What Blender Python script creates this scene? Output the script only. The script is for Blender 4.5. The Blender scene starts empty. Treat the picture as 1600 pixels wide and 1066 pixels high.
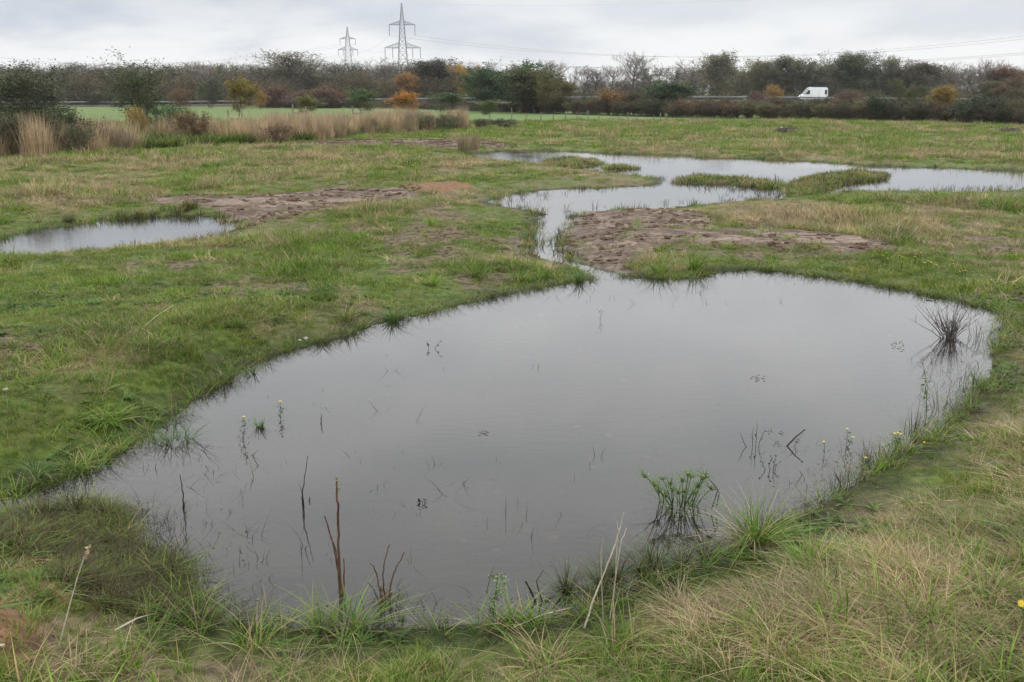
import bpy, math, random
import numpy as np
from mathutils import Vector, Matrix

random.seed(7)
RNG = np.random.RandomState(7)
SC = bpy.context.scene
COL = SC.collection

# ------------------------------------------------------------------ camera
CAM_H = 3.0
F_PX = 1556.0            # focal length in pixels of the 1600 wide photograph
PITCH = math.radians(14.07)
cam_d = bpy.data.cameras.new('camera')
cam_d.sensor_width = 36.0
cam_d.lens = 36.0 * F_PX / 1600.0
cam_d.clip_start = 0.05
cam_d.clip_end = 6000.0
cam = bpy.data.objects.new('camera', cam_d)
cam.location = (0, 0, CAM_H)
cam.rotation_euler = (math.pi / 2 - PITCH, 0, 0)
COL.objects.link(cam)
SC.camera = cam

# ------------------------------------------------------------------ world: overcast sky
SUN_EL, SUN_AZ = 42.0, 35.0
world = bpy.data.worlds.new('World')
SC.world = world
world.use_nodes = True
nt = world.node_tree
nt.nodes.clear()
N = nt.nodes.new
L = nt.links.new
wo = N('ShaderNodeOutputWorld')
bg = N('ShaderNodeBackground')
bg.inputs['Strength'].default_value = 1.0
L(bg.outputs[0], wo.inputs[0])
sky = N('ShaderNodeTexSky')
sky.sky_type = 'NISHITA'
sky.sun_disc = False
sky.sun_elevation = math.radians(SUN_EL)
sky.sun_rotation = math.radians(SUN_AZ)
skm = N('ShaderNodeVectorMath'); skm.operation = 'SCALE'; skm.inputs['Scale'].default_value = 0.08
L(sky.outputs[0], skm.inputs[0])
tc = N('ShaderNodeTexCoord')
mp = N('ShaderNodeMapping'); mp.inputs['Scale'].default_value = (6.0, 6.0, 20.0); mp.inputs['Location'].default_value = (5.3, 1.2, 0.35)
L(tc.outputs['Generated'], mp.inputs['Vector'])
n1 = N('ShaderNodeTexNoise'); n1.inputs['Scale'].default_value = 1.0; n1.inputs['Detail'].default_value = 6; n1.inputs['Roughness'].default_value = 0.52
L(mp.outputs[0], n1.inputs['Vector'])
sep = N('ShaderNodeSeparateXYZ'); L(tc.outputs['Generated'], sep.inputs[0])
def wmath(op, a, b, clamp=False):
    m = N('ShaderNodeMath'); m.operation = op; m.use_clamp = clamp
    for i, v in enumerate((a, b)):
        if v is None: continue
        if isinstance(v, (int, float)): m.inputs[i].default_value = v
        else: L(v, m.inputs[i])
    return m.outputs[0]
def wsmooth(v, a, b, c=0.0, d=1.0):
    m = N('ShaderNodeMapRange'); m.interpolation_type = 'SMOOTHSTEP'
    L(v, m.inputs['Value'])
    for k, q in zip(('From Min', 'From Max', 'To Min', 'To Max'), (a, b, c, d)): m.inputs[k].default_value = q
    return m.outputs[0]
zz = wmath('MAXIMUM', sep.outputs['Z'], 0.0)
# a bright band under the cloud deck near the horizon, its edge torn by noise
edge = wmath('ADD', sep.outputs['Z'], wmath('MULTIPLY', wmath('SUBTRACT', n1.outputs['Fac'], 0.5), 0.085))
deck = wsmooth(edge, 0.026, 0.062)
dens = wmath('MULTIPLY', deck, wsmooth(n1.outputs['Fac'], 0.34, 0.66, 0.35, 1.0))
side = wsmooth(sep.outputs['X'], -0.30, 0.16, 1.0, 0.62)
dens = wmath('MULTIPLY', dens, side)
cmix = N('ShaderNodeMix'); cmix.data_type = 'RGBA'
L(dens, cmix.inputs['Factor'])
cmix.inputs['A'].default_value = (0.95, 0.96, 0.97, 1)
cmix.inputs['B'].default_value = (0.56, 0.62, 0.71, 1)
hi = wsmooth(sep.outputs['Z'], 0.08, 0.24)
dm = N('ShaderNodeMix'); dm.data_type = 'RGBA'
L(hi, dm.inputs['Factor'])
L(cmix.outputs['Result'], dm.inputs['A'])
hc = N('ShaderNodeMix'); hc.data_type = 'RGBA'
L(wsmooth(n1.outputs['Fac'], 0.3, 0.7), hc.inputs['Factor'])
hc.inputs['A'].default_value = (1.62, 1.63, 1.65, 1); hc.inputs['B'].default_value = (1.36, 1.39, 1.44, 1)
L(hc.outputs['Result'], dm.inputs['B'])
# overcast sky: brighter towards the zenith
lum = wmath('ADD', 1.0, wmath('MULTIPLY', zz, 0.12))
lm = N('ShaderNodeVectorMath'); lm.operation = 'SCALE'
L(dm.outputs['Result'], lm.inputs[0]); L(lum, lm.inputs['Scale'])
fm = N('ShaderNodeMix'); fm.data_type = 'RGBA'
fm.inputs['Factor'].default_value = 0.96
L(skm.outputs[0], fm.inputs['A']); L(lm.outputs[0], fm.inputs['B'])
L(fm.outputs['Result'], bg.inputs['Color'])

# ------------------------------------------------------------------ sun behind the cloud
sun_d = bpy.data.lights.new('sun', 'SUN')
sun_d.energy = 1.2
sun_d.angle = math.radians(24)
sun_d.color = (1.0, 0.96, 0.9)
sun = bpy.data.objects.new('sun', sun_d)
sdir = Vector((math.sin(math.radians(SUN_AZ)) * math.cos(math.radians(SUN_EL)), math.cos(math.radians(SUN_AZ)) * math.cos(math.radians(SUN_EL)), math.sin(math.radians(SUN_EL))))
sun.rotation_euler = sdir.to_track_quat('Z', 'Y').to_euler()
sun.location = (60, 90, 120)
COL.objects.link(sun)
SC.view_settings.view_transform = 'Standard'
SC.view_settings.look = 'None'
SC.view_settings.exposure = 0.0
SC.view_settings.gamma = 1.0
SC.view_settings.use_curve_mapping = False
try:
    SC.cycles.max_bounces = 6
    SC.cycles.diffuse_bounces = 3
    SC.cycles.glossy_bounces = 3
    SC.cycles.transparent_max_bounces = 12
    SC.cycles.caustics_reflective = False
    SC.cycles.caustics_refractive = False
    SC.cycles.use_denoising = True
except Exception:
    pass

# ------------------------------------------------------------------ helpers
def ray(px, py):
    u = (px - 800.0) / F_PX; v = (533.0 - py) / F_PX
    return np.array([u, math.cos(PITCH) + v * math.sin(PITCH), -math.sin(PITCH) + v * math.cos(PITCH)])
def at(px, py, z=0.0):
    d = ray(px, py); t = (z - CAM_H) / d[2]
    return np.array([d[0] * t, d[1] * t, z])
def atd(px, py, dist):
    d = ray(px, py); t = dist / d[1]
    return np.array([d[0] * t, d[1] * t, CAM_H + d[2] * t])
def pxof(x, y, z):
    cy = y * math.cos(PITCH) - (z - CAM_H) * math.sin(PITCH)
    cz = y * math.sin(PITCH) + (z - CAM_H) * math.cos(PITCH)
    return 800 + F_PX * x / cy, 533 - F_PX * cz / cy

def hsh(i, j, s):
    v = np.sin(i * 127.1 + j * 311.7 + s * 74.7) * 43758.5453
    return v - np.floor(v)
def vn(x, y, s=0):
    x = np.asarray(x, float); y = np.asarray(y, float)
    i = np.floor(x); j = np.floor(y); fx = x - i; fy = y - j
    fx = fx * fx * (3 - 2 * fx); fy = fy * fy * (3 - 2 * fy)
    return (hsh(i, j, s) * (1 - fx) + hsh(i + 1, j, s) * fx) * (1 - fy) + (hsh(i, j + 1, s) * (1 - fx) + hsh(i + 1, j + 1, s) * fx) * fy
def fbm(x, y, s=0, o=4):
    a = 0.5; r = 0; t = 0
    for k in range(o):
        r = r + a * vn(x * 2 ** k + 13.7 * k, y * 2 ** k - 7.1 * k, s + k); t += a; a *= 0.5
    return r / t
def ss(x, a, b):
    t = np.clip((x - a) / (b - a), 0, 1); return t * t * (3 - 2 * t)

def sd_poly(x, y, P):
    """signed distance, negative inside"""
    x = np.asarray(x, float); y = np.asarray(y, float)
    d2 = np.full(x.shape, 1e18); ins = np.zeros(x.shape, bool)
    n = len(P)
    for k in range(n):
        ax, ay = P[k]; bx, by = P[(k + 1) % n]
        ex, ey = bx - ax, by - ay
        l2 = ex * ex + ey * ey + 1e-12
        t = np.clip(((x - ax) * ex + (y - ay) * ey) / l2, 0, 1)
        dx = x - ax - t * ex; dy = y - ay - t * ey
        d2 = np.minimum(d2, dx * dx + dy * dy)
        if abs(ey) > 1e-12:
            c = ((ay > y) != (by > y)) & (x < ex * (y - ay) / ey + ax)
            ins ^= c
    d = np.sqrt(d2)
    return np.where(ins, -d, d)
def gpoly(pts): return [tuple(at(a, b)[:2]) for a, b in pts]

# shorelines read off on the water plane
NEAR = gpoly([(-60, 790), (30, 778), (80, 760), (140, 735), (200, 697), (262, 662), (330, 612), (390, 572), (450, 550), (520, 531), (600, 502), (680, 488), (750, 470), (830, 452), (900, 441), (935, 436), (985, 433), (1060, 437), (1120, 425), (1180, 421), (1260, 431), (1340, 440), (1420, 455), (1500, 471), (1552, 484), (1574, 500), (1562, 540), (1546, 590), (1520, 625), (1482, 660), (1420, 700), (1345, 750), (1262, 800), (1180, 842), (1100, 880), (1020, 912), (940, 942), (860, 968), (770, 980), (660, 983), (560, 987), (480, 988), (400, 980), (320, 972), (286, 932), (272, 888), (232, 868), (190, 845), (186, 810), (155, 796), (110, 798), (40, 808), (-60, 822)])
STREAM = gpoly([(846, 330), (840, 358), (828, 388), (838, 403), (880, 412), (912, 424), (935, 445), (1000, 445), (970, 431), (925, 419), (884, 404), (868, 390), (878, 368), (896, 345), (905, 330)])
FAR = gpoly([(735, 240), (800, 235), (900, 237), (1000, 241), (1100, 246), (1200, 249), (1300, 255), (1400, 260), (1600, 267), (1900, 276), (1900, 296), (1600, 295), (1560, 299), (1480, 301), (1400, 299), (1330, 300), (1285, 304), (1235, 307), (1215, 309), (1100, 319), (1045, 327), (950, 328), (900, 331), (840, 333), (790, 323), (760, 317), (800, 306), (860, 297), (940, 294), (1010, 291), (1040, 286), (1020, 277), (960, 271), (880, 262), (800, 252), (740, 247)])
LEFT = gpoly([(-300, 395), (-60, 382), (0, 374), (60, 361), (130, 350), (200, 342), (280, 337), (345, 341), (378, 355), (330, 371), (270, 379), (200, 386), (100, 396), (0, 402), (-150, 415), (-300, 420)])
ISLES = [gpoly([(855, 252), (880, 247), (925, 250), (945, 257), (900, 263), (858, 260)]),
         gpoly([(945, 262), (975, 258), (990, 264), (960, 267)]),
         gpoly([(1050, 284), (1090, 277), (1150, 280), (1232, 290), (1240, 296), (1190, 294), (1130, 287), (1075, 288)]),
         gpoly([(1240, 288), (1275, 276), (1330, 269), (1385, 273), (1375, 281), (1320, 287), (1290, 296), (1262, 308), (1232, 302)])]
def water_sd(x, y):
    s = sd_poly(x, y, NEAR)
    for P in (STREAM, FAR, LEFT): s = np.minimum(s, sd_poly(x, y, P))
    for P in ISLES: s = np.maximum(s, -sd_poly(x, y, P))
    d = np.hypot(x, y)
    s = s + (fbm(x * 2.2, y * 2.2, 3) - 0.5) * np.where(d > 24, np.clip(d * 0.024, .5, 1.1), 0.14 + .0 * d) + (fbm(x * 9, y * 9, 5, 2) - 0.5) * 0.07
    return s
MUD = [gpoly(p) for p in (
    [(885, 338), (900, 332), (960, 331), (1060, 334), (1110, 346), (1140, 362), (1240, 368), (1350, 373), (1392, 388), (1400, 398), (1360, 404), (1325, 420), (1300, 402), (1150, 396), (1060, 392), (1015, 402), (1003, 420), (990, 437), (955, 430), (900, 412), (868, 396), (870, 372)],
    [(838, 342), (828, 380), (822, 402), (795, 396), (780, 378), (792, 360), (815, 350)],
    [(175, 318), (280, 314), (400, 314), (500, 306), (570, 302), (640, 300), (650, 318), (560, 333), (470, 343), (400, 352), (370, 350), (330, 338), (300, 330), (190, 326)],
    [(420, 228), (560, 222), (700, 221), (790, 226), (800, 233), (730, 236), (600, 233), (450, 231)],
    [(-60, 1500), (-61, 1500), (-60, 1501)])]
MUD[4] = [tuple(at(a, b, .17)[:2]) for a, b in [(-90, 930), (20, 940), (85, 960), (95, 1005), (55, 1050), (20, 1120), (-120, 1120)]]
SOIL = [gpoly(p) for p in (
    [(625, 300), (640, 294), (690, 292), (740, 295), (742, 303), (700, 310), (650, 311)],
    [(70, 915), (75, 905), (100, 903), (112, 912), (118, 924), (98, 929), (70, 926)])]
SOIL.append([tuple(at(a, b, .21)[:2]) for a, b in [(-120, 925), (10, 925), (70, 945), (100, 975), (80, 1020), (45, 1060), (30, 1130), (-160, 1130)]])
SOIL[1] = [tuple(at(a, b, .17)[:2]) for a, b in [(25, 918), (50, 898), (115, 893), (140, 912), (145, 935), (98, 945), (35, 940)]]
def region(px, py, rx, ry):
    c = at(px, py, 0.1); a = at(px + rx, py, 0.1); b = at(px, py - ry, 0.1); e = at(px, py + ry, 0.1)
    return c[0], c[1], abs(a[0] - c[0]), max(abs(b[1] - c[1]), abs(e[1] - c[1])) * 0.8
DRYR = [region(*r[:4]) + (r[4],) for r in (
    (1420, 850, 180, 100, .55), (1120, 950, 130, 50, .4), (1450, 1000, 190, 70, .35), (150, 1030, 170, 50, .3), (1310, 340, 200, 32, .45), (1540, 610, 60, 60, .1),
    (150, 612, 60, 22, .5), (40, 310, 120, 26, .35), (300, 258, 260, 14, .3), (740, 262, 160, 14, .3), (1200, 240, 500, 10, .25), (560, 480, 60, 18, .35), (40, 890, 60, 30, .3),
    (680, 1050, 200, 30, -.1), (200, 470, 260, 60, -.3), (620, 430, 220, 45, -.22), (60, 720, 140, 60, -.35), (330, 590, 120, 40, -.3), (700, 1000, 200, 20, -.35), (1420, 440, 180, 30, -.2), (1560, 470, 60, 60, -.1), (650, 205, 200, 10, -.3), (1000, 990, 120, 20, -.25))]
def dry_map(x, y):
    d = np.hypot(x, y)
    v = 0.33 - .10 * ss(-x, -1, 3) * ss(28 - y, 0, 6) + (fbm(x * 0.45, y * 0.28, 21) - 0.5) * 1.1 + (fbm(x * 1.7, y * 1.7, 22, 2) - 0.5) * 0.5
    for cx, cy, rx, ry, a in DRYR:
        q = ((x - cx) / rx) ** 2 + ((y - cy) / ry) ** 2
        v = v + a * np.exp(-q * 0.9)
    return np.clip(v, 0, 1)
def mud_map(x, y):
    m = np.full(np.shape(x), 9.0)
    for P in MUD: m = np.minimum(m, sd_poly(x, y, P))
    d = np.hypot(x, y)
    m = m + (fbm(x * 1.3, y * 0.9, 31) - 0.5) * np.clip(d * 0.05, 0.25, 1.6) + (fbm(x * 4, y * 3, 32, 2) - .5) * .5
    o = np.full(np.shape(x), 9.0)
    for P in SOIL: o = np.minimum(o, sd_poly(x, y, P))
    o = o + (fbm(x * 2.3, y * 1.9, 33) - 0.5) * np.clip(d * 0.03, 0.1, 0.8)
    return m, o
WETP = gpoly([(-40, 805), (60, 800), (130, 793), (190, 803), (200, 850), (250, 868), (285, 890), (292, 930), (320, 975), (150, 960), (60, 900), (-40, 880)])
FIELD = [tuple(at(a, b)[:2]) for a, b in ((-900, 196), (0, 194), (350, 190), (700, 190), (800, 191), (1000, 188), (1190, 187.5))] + [tuple(at(a, b)[:2]) for a, b in ((1150, 182), (1000, 178), (800, 173), (600, 169.5), (200, 168), (-600, 168))]
def bare_map(x, y):
    v = fbm(x * .55 + 3, y * .42, 26, 4) + .22 * np.exp(-((x + 5) / 7) ** 2 - ((y - 13) / 6) ** 2) * (fbm(x * 1.6, y * 1.3, 27, 3) - .1)
    return ss(v, .60, .67) * ss(np.hypot(x, y), 45, 25)
def height(x, y, full=False):
    x = np.asarray(x, float); y = np.asarray(y, float)
    sd = water_sd(x, y); m, o = mud_map(x, y); d = np.hypot(x, y)
    nearL0 = np.exp(-((x + 4.5) / 4.5) ** 2 - ((y - 10) / 4.5) ** 2)
    land = ss(sd, 0.0, 1.6 - .7 * nearL0)
    rough = (fbm(x * 1.1, y * 1.1, 41, 4) - 0.45)
    fine = (fbm(x * 5, y * 5, 42, 3) - 0.5)
    nearL = np.exp(-((x + 4.5) / 4.5) ** 2 - ((y - 10) / 4.5) ** 2)
    top = 0.10 + 0.22 * nearL + 0.06 * ss(d, 12, 4)
    h = 0.012 + top * land + np.clip(rough, -0.3, 0.5) * 0.17 * ss(sd, 0.25, 1.8) * ss(d, 160, 20) + fine * 0.035 * ss(sd, 0.02, 0.4)
    h = h + 0.36 * ss(4.6 - y, 0, 4.5) + 0.85 * ss(2.4 - y, 0, 3.0) + 0.25 * ss(x - 3.5 + (y - 6) * -0.25, 0, 4) * ss(15 - y, 0, 9)
    h = h + 0.12 * ss(-x - 2.2, 0, 1.5) * ss(5.5 - y, 0, 1.5)
    # mud: smooth bank with ruts
    mm = ss(-m, -0.1, 0.35); om = ss(-o, -0.05, 0.3)
    rut = np.abs(fbm(x * 0.7 + 5, y * 2.6, 51, 3) - 0.5) * 2
    h = h + mm * (0.06 * (rut - 0.35) - .6 * np.clip(rough, -0.3, 0.5) * 0.17 * ss(sd, .25, 1.8) + 0.05 * ss(sd, 0.2, 1.5)) + om * 0.08
    h = np.where(sd > 0, np.maximum(h, 0.006), np.maximum(-0.55, sd * 0.33 - 0.006) + fine * 0.02 * ss(-sd, .05, .4))
    # beyond the meadow the land rolls gently
    if full: return h, sd, m, o, mm, om
    return h
def gp(px, py):
    z = 0.1
    for _ in range(6):
        p = at(px, py, z); z = float(height(np.array([p[0]]), np.array([p[1]]))[0])
    p = at(px, py, z); return Vector((p[0], p[1], z))
def gz(x, y): return float(height(np.array([x]), np.array([y]))[0])
def wp(px, py): return Vector(at(px, py, 0.0))

# ------------------------------------------------------------------ objects, names, labels
def tag(o, label=None, cat=None, group=None, kind=None):
    if label: o['label'] = label
    if cat: o['category'] = cat
    if group: o['group'] = group
    if kind: o['kind'] = kind
    return o
def empty(name, loc=(0, 0, 0), rz=0.0, sc=1.0):
    o = bpy.data.objects.new(name, None)
    o.empty_display_size = 0.2
    o.location = loc; o.rotation_euler = (0, 0, rz)
    o.scale = (sc, sc, sc) if isinstance(sc, (int, float)) else sc
    COL.objects.link(o); return o
def mesh_np(name, V, F, mats=(), smooth=False, attrs=None, midx=None):
    me = bpy.data.meshes.new(name)
    V = np.asarray(V, np.float32)
    me.vertices.add(len(V)); me.vertices.foreach_set('co', V.ravel())
    F = np.asarray(F, np.int32); k = F.shape[1]
    me.loops.add(F.size); me.loops.foreach_set('vertex_index', F.ravel())
    me.polygons.add(len(F)); me.polygons.foreach_set('loop_start', np.arange(0, F.size, k, dtype=np.int32))
    if smooth: me.polygons.foreach_set('use_smooth', np.ones(len(F), bool))
    for m in mats: me.materials.append(m)
    if midx is not None: me.polygons.foreach_set('material_index', np.asarray(midx, np.int32))
    for nm, (dom, arr) in (attrs or {}).items():
        a = me.attributes.new(nm, 'FLOAT', dom); a.data.foreach_set('value', np.asarray(arr, np.float32))
    me.update(calc_edges=True); return me
def ob(name, me, parent=None, loc=None, color=None):
    o = bpy.data.objects.new(name, me); COL.objects.link(o)
    if parent is not None: o.parent = parent
    if loc is not None: o.location = loc
    if color is not None: o.color = (*color, 1)
    return o
def copy_tree(src, loc, rz=0.0, sc=1.0, label=None, group=None, colors=None):
    r = src.copy(); COL.objects.link(r); r.location = loc; r.rotation_euler = (0, 0, rz)
    r.scale = (sc, sc, sc) if isinstance(sc, (int, float)) else sc
    if label: r['label'] = label
    if group: r['group'] = group
    for ch in list(src.children):
        c = ch.copy(); COL.objects.link(c); c.parent = r
        if colors and ch.name.split('.')[0] in colors: c.color = (*colors[ch.name.split('.')[0]], 1)
    return r

class MB:
    def __init__(s): s.v = []; s.f = []; s.n = 0; s.a = []
    def add(s, V, F, a=0.0):
        V = np.asarray(V, float); s.v.append(V); s.f += [tuple(i + s.n for i in f) for f in F]; s.a += [a] * len(F); s.n += len(V)
    def tube(s, pts, radii, n=5, a=0.0, cap=True):
        pts = [Vector(p) for p in pts]; m = len(pts)
        if isinstance(radii, (int, float)): radii = [radii] * m
        V = []
        for i, p in enumerate(pts):
            t = (pts[min(i + 1, m - 1)] - pts[max(i - 1, 0)])
            if t.length < 1e-9: t = Vector((0, 0, 1))
            t.normalize(); r = Vector((1, 0, 0)) if abs(t.x) < 0.8 else Vector((0, 1, 0))
            u = t.cross(r).normalized(); w = t.cross(u)
            for k in range(n):
                an = 2 * math.pi * k / n; V.append(p + (u * math.cos(an) + w * math.sin(an)) * radii[i])
        F = [(i * n + k, i * n + (k + 1) % n, (i + 1) * n + (k + 1) % n, (i + 1) * n + k) for i in range(m - 1) for k in range(n)]
        if cap: F += [tuple(range(n))[::-1], tuple((m - 1) * n + k for k in range(n))]
        s.add([tuple(v) for v in V], F, a)
    def box(s, c, d, a=0.0, M=None):
        x, y, z = d[0] / 2, d[1] / 2, d[2] / 2
        V = [(i * x, j * y, k * z) for i in (-1, 1) for j in (-1, 1) for k in (-1, 1)]
        if M is not None: V = [tuple(M @ Vector(v)) for v in V]
        V = [(v[0] + c[0], v[1] + c[1], v[2] + c[2]) for v in V]
        s.add(V, [(0, 1, 3, 2), (4, 6, 7, 5), (0, 4, 5, 1), (2, 3, 7, 6), (0, 2, 6, 4), (1, 5, 7, 3)], a)
    def mesh(s, name, mats, smooth=False):
        me = bpy.data.meshes.new(name)
        V = np.concatenate(s.v) if s.v else np.zeros((0, 3))
        me.from_pydata(V.tolist(), [], s.f)
        for m in (mats if isinstance(mats, (list, tuple)) else [mats]): me.materials.append(m)
        if smooth: me.polygons.foreach_set('use_smooth', np.ones(len(me.polygons), bool))
        at_ = me.attributes.new('v', 'FLOAT', 'FACE'); at_.data.foreach_set('value', np.array(s.a, np.float32))
        me.update(); return me

# ------------------------------------------------------------------ materials
def newmat(name):
    m = bpy.data.materials.new(name); m.use_nodes = True
    t = m.node_tree; t.nodes.clear(); return m, t
class G:
    def __init__(s, t): s.t = t
    def n(s, ty, **k):
        o = s.t.nodes.new(ty)
        for a, b in k.items(): setattr(o, a, b)
        return o
    def l(s, a, b): s.t.links.new(a, b)
    def setin(s, sock, v):
        if hasattr(v, 'links') or hasattr(v, 'is_output'): s.l(v, sock)
        elif isinstance(v, (tuple, list)) and len(v) == 3 and sock.type == 'RGBA': sock.default_value = (*v, 1)
        else: sock.default_value = v
    def math(s, op, a, b=None, clamp=False):
        o = s.n('ShaderNodeMath', operation=op, use_clamp=clamp); s.setin(o.inputs[0], a)
        if b is not None: s.setin(o.inputs[1], b)
        return o.outputs[0]
    def mix(s, f, a, b, mode='MIX'):
        o = s.n('ShaderNodeMix', data_type='RGBA', blend_type=mode)
        s.setin(o.inputs['Factor'], f); s.setin(o.inputs['A'], a); s.setin(o.inputs['B'], b)
        return o.outputs['Result']
    def attr(s, nm):
        o = s.n('ShaderNodeAttribute', attribute_name=nm); return o.outputs['Fac']
    def noise(s, sc, det=3, vec=None, rough=0.55, out='Fac'):
        o = s.n('ShaderNodeTexNoise'); o.inputs['Scale'].default_value = sc; o.inputs['Detail'].default_value = det; o.inputs['Roughness'].default_value = rough
        if vec is not None: s.l(vec, o.inputs['Vector'])
        return o.outputs[out]
    def ramp(s, v, a, b, c=0.0, d=1.0):
        o = s.n('ShaderNodeMapRange'); o.interpolation_type = 'SMOOTHSTEP'; s.setin(o.inputs['Value'], v)
        for k, q in zip(('From Min', 'From Max', 'To Min', 'To Max'), (a, b, c, d)): o.inputs[k].default_value = q
        return o.outputs[0]
    def pos(s): return s.n('ShaderNodeNewGeometry').outputs['Position']

def leafy_mat(name, cols, tip=None, trans=0.25, rough=0.6, world_patch=0.5, use_obj=False):
    m, t = newmat(name); g = G(t)
    v = g.attr('v')
    if use_obj:
        base = g.n('ShaderNodeObjectInfo').outputs['Color']
        hsv = g.n('ShaderNodeHueSaturation'); g.l(base, hsv.inputs['Color'])
        g.l(g.ramp(v, 0, 1, 0.46, 0.54), hsv.inputs['Hue']); g.l(g.ramp(g.attr('w'), 0, 1, 0.5, 1.55), hsv.inputs['Value'])
        c = hsv.outputs[0]
    else:
        c = g.mix(g.ramp(v, 0.05, 0.95), cols[0], cols[1])
        if len(cols) > 2: c = g.mix(g.ramp(v, 0.72, 0.86), c, cols[2])
        oi = g.n('ShaderNodeObjectInfo').outputs['Random']
        c = g.mix(1.0, c, g.mix(oi, (0.75, 0.78, 0.75), (1.25, 1.22, 1.2)), 'MULTIPLY')
    if tip is not None: c = g.mix(g.ramp(g.attr('t'), 0.45, 1.0, 0.0, 0.85), c, tip)
    if world_patch:
        pn = g.noise(0.9, 3, g.pos())
        c = g.mix(1.0, c, g.mix(g.ramp(pn, 0.3, 0.7), (1 - world_patch * .45,) * 3, (1 + world_patch * .45, 1 + world_patch * .4, 1 + world_patch * .25)), 'MULTIPLY')
    p = g.n('ShaderNodeBsdfPrincipled'); g.l(c, p.inputs['Base Color']); p.inputs['Roughness'].default_value = rough; p.inputs['Specular IOR Level'].default_value = 0.25
    tr = g.n('ShaderNodeBsdfTranslucent'); g.l(c, tr.inputs['Color'])
    mx = g.n('ShaderNodeMixShader'); mx.inputs[0].default_value = trans; g.l(p.outputs[0], mx.inputs[1]); g.l(tr.outputs[0], mx.inputs[2])
    o = g.n('ShaderNodeOutputMaterial'); g.l(mx.outputs[0], o.inputs[0]); return m
def plain_mat(name, c1, c2, scale=6.0, rough=0.8, bump=0.0, spec=0.3, obj=False, metallic=0.0):
    m, t = newmat(name); g = G(t)
    vec = g.n('ShaderNodeTexCoord').outputs['Object']
    nn = g.noise(scale, 4, vec)
    c = g.mix(g.ramp(nn, 0.3, 0.7), c1, c2)
    if obj: c = g.mix(1.0, c, g.n('ShaderNodeObjectInfo').outputs['Color'], 'MULTIPLY')
    p = g.n('ShaderNodeBsdfPrincipled'); g.l(c, p.inputs['Base Color']); p.inputs['Roughness'].default_value = rough
    p.inputs['Specular IOR Level'].default_value = spec; p.inputs['Metallic'].default_value = metallic
    if bump:
        b = g.n('ShaderNodeBump'); b.inputs['Strength'].default_value = bump; b.inputs['Distance'].default_value = 0.02
        g.l(g.noise(scale * 4, 5, vec), b.inputs['Height']); g.l(b.outputs[0], p.inputs['Normal'])
    o = g.n('ShaderNodeOutputMaterial'); g.l(p.outputs[0], o.inputs[0]); return m

M_LUSH = leafy_mat('lush_grass', ((0.055, 0.145, 0.007), (0.20, 0.35, 0.028), (0.36, 0.29, 0.14)), tip=(0.17, 0.22, 0.05))
M_FINE = leafy_mat('fine_grass', ((0.085, 0.165, 0.010), (0.26, 0.335, 0.042), (0.38, 0.31, 0.17)), tip=(0.21, 0.22, 0.07))
M_DRY = leafy_mat('dry_grass', ((0.32, 0.235, 0.13), (0.58, 0.47, 0.30), (0.12, 0.17, 0.04)), trans=0.2)
M_STRAW = leafy_mat('straw', ((0.33, 0.245, 0.145), (0.62, 0.50, 0.35), (0.17, 0.105, 0.055)), trans=0.2, world_patch=0.7)
M_MOSS = leafy_mat('moss_turf', ((0.075, 0.14, 0.009), (0.21, 0.29, 0.028), (0.13, 0.10, 0.04)))
M_WET = leafy_mat('wet_sedge', ((0.035, 0.055, 0.014), (0.09, 0.085, 0.028), (0.08, 0.045, 0.022)), trans=0.12, rough=0.45)
M_WETB = leafy_mat('brown_wet_grass', ((0.06, 0.042, 0.022), (0.15, 0.10, 0.05), (0.06, 0.085, 0.018)))
M_DKW = leafy_mat('drowned_stems', ((0.015, 0.018, 0.010), (0.04, 0.045, 0.018), (0.06, 0.04, 0.02)), trans=0.05, world_patch=0)
M_CROP = leafy_mat('crop_grass', ((0.10, 0.20, 0.05), (0.14, 0.25, 0.07)), world_patch=0.2)
M_LEAF = leafy_mat('foliage', None, use_obj=True, trans=0.2, world_patch=0)
M_SEDGE = leafy_mat('sedge_green', ((0.06, 0.12, 0.03), (0.12, 0.2, 0.05)), trans=0.2, world_patch=0)
M_DARKSTEM = plain_mat('wet_dark_stem', (0.012, 0.011, 0.010), (0.04, 0.028, 0.02), 8, 0.4, 0)
M_REDSTEM = plain_mat('reddish_dead_stem', (0.07, 0.035, 0.024), (0.16, 0.09, 0.06), 14, 0.6, 0)
M_GREYSTEM = plain_mat('grey_purple_stem', (0.10, 0.082, 0.075), (0.18, 0.15, 0.14), 14, 0.7, 0)
M_PALESTEM = plain_mat('bleached_stem', (0.42, 0.36, 0.28), (0.62, 0.55, 0.45), 14, 0.7, 0)
M_BARK = plain_mat('bark', (0.075, 0.062, 0.05), (0.15, 0.13, 0.11), 3, 0.9, 0.5, obj=False)
M_TWIG = leafy_mat('twig', None, use_obj=True, trans=0.0, world_patch=0)
M_WOOD = plain_mat('weathered_wood', (0.16, 0.13, 0.10), (0.28, 0.24, 0.19), 9, 0.9, 0.4)
M_GALV = plain_mat('galvanised_steel', (0.12, 0.135, 0.15), (0.18, 0.195, 0.21), 2, 0.6, 0)
M_RAIL = plain_mat('guard_rail_steel', (0.17, 0.18, 0.18), (0.26, 0.27, 0.27), 0.5, 0.5, 0)
M_STONE = plain_mat('pale_stone', (0.42, 0.38, 0.31), (0.62, 0.57, 0.48), 20, 0.8, 0.3)
M_YEL = plain_mat('yellow_petal', (0.75, 0.55, 0.02), (0.85, 0.66, 0.04), 30, 0.6, 0)
M_CLOD = plain_mat('soil_clod', (0.075, 0.045, 0.028), (0.17, 0.11, 0.075), 18, 0.95, 0.5)
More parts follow.
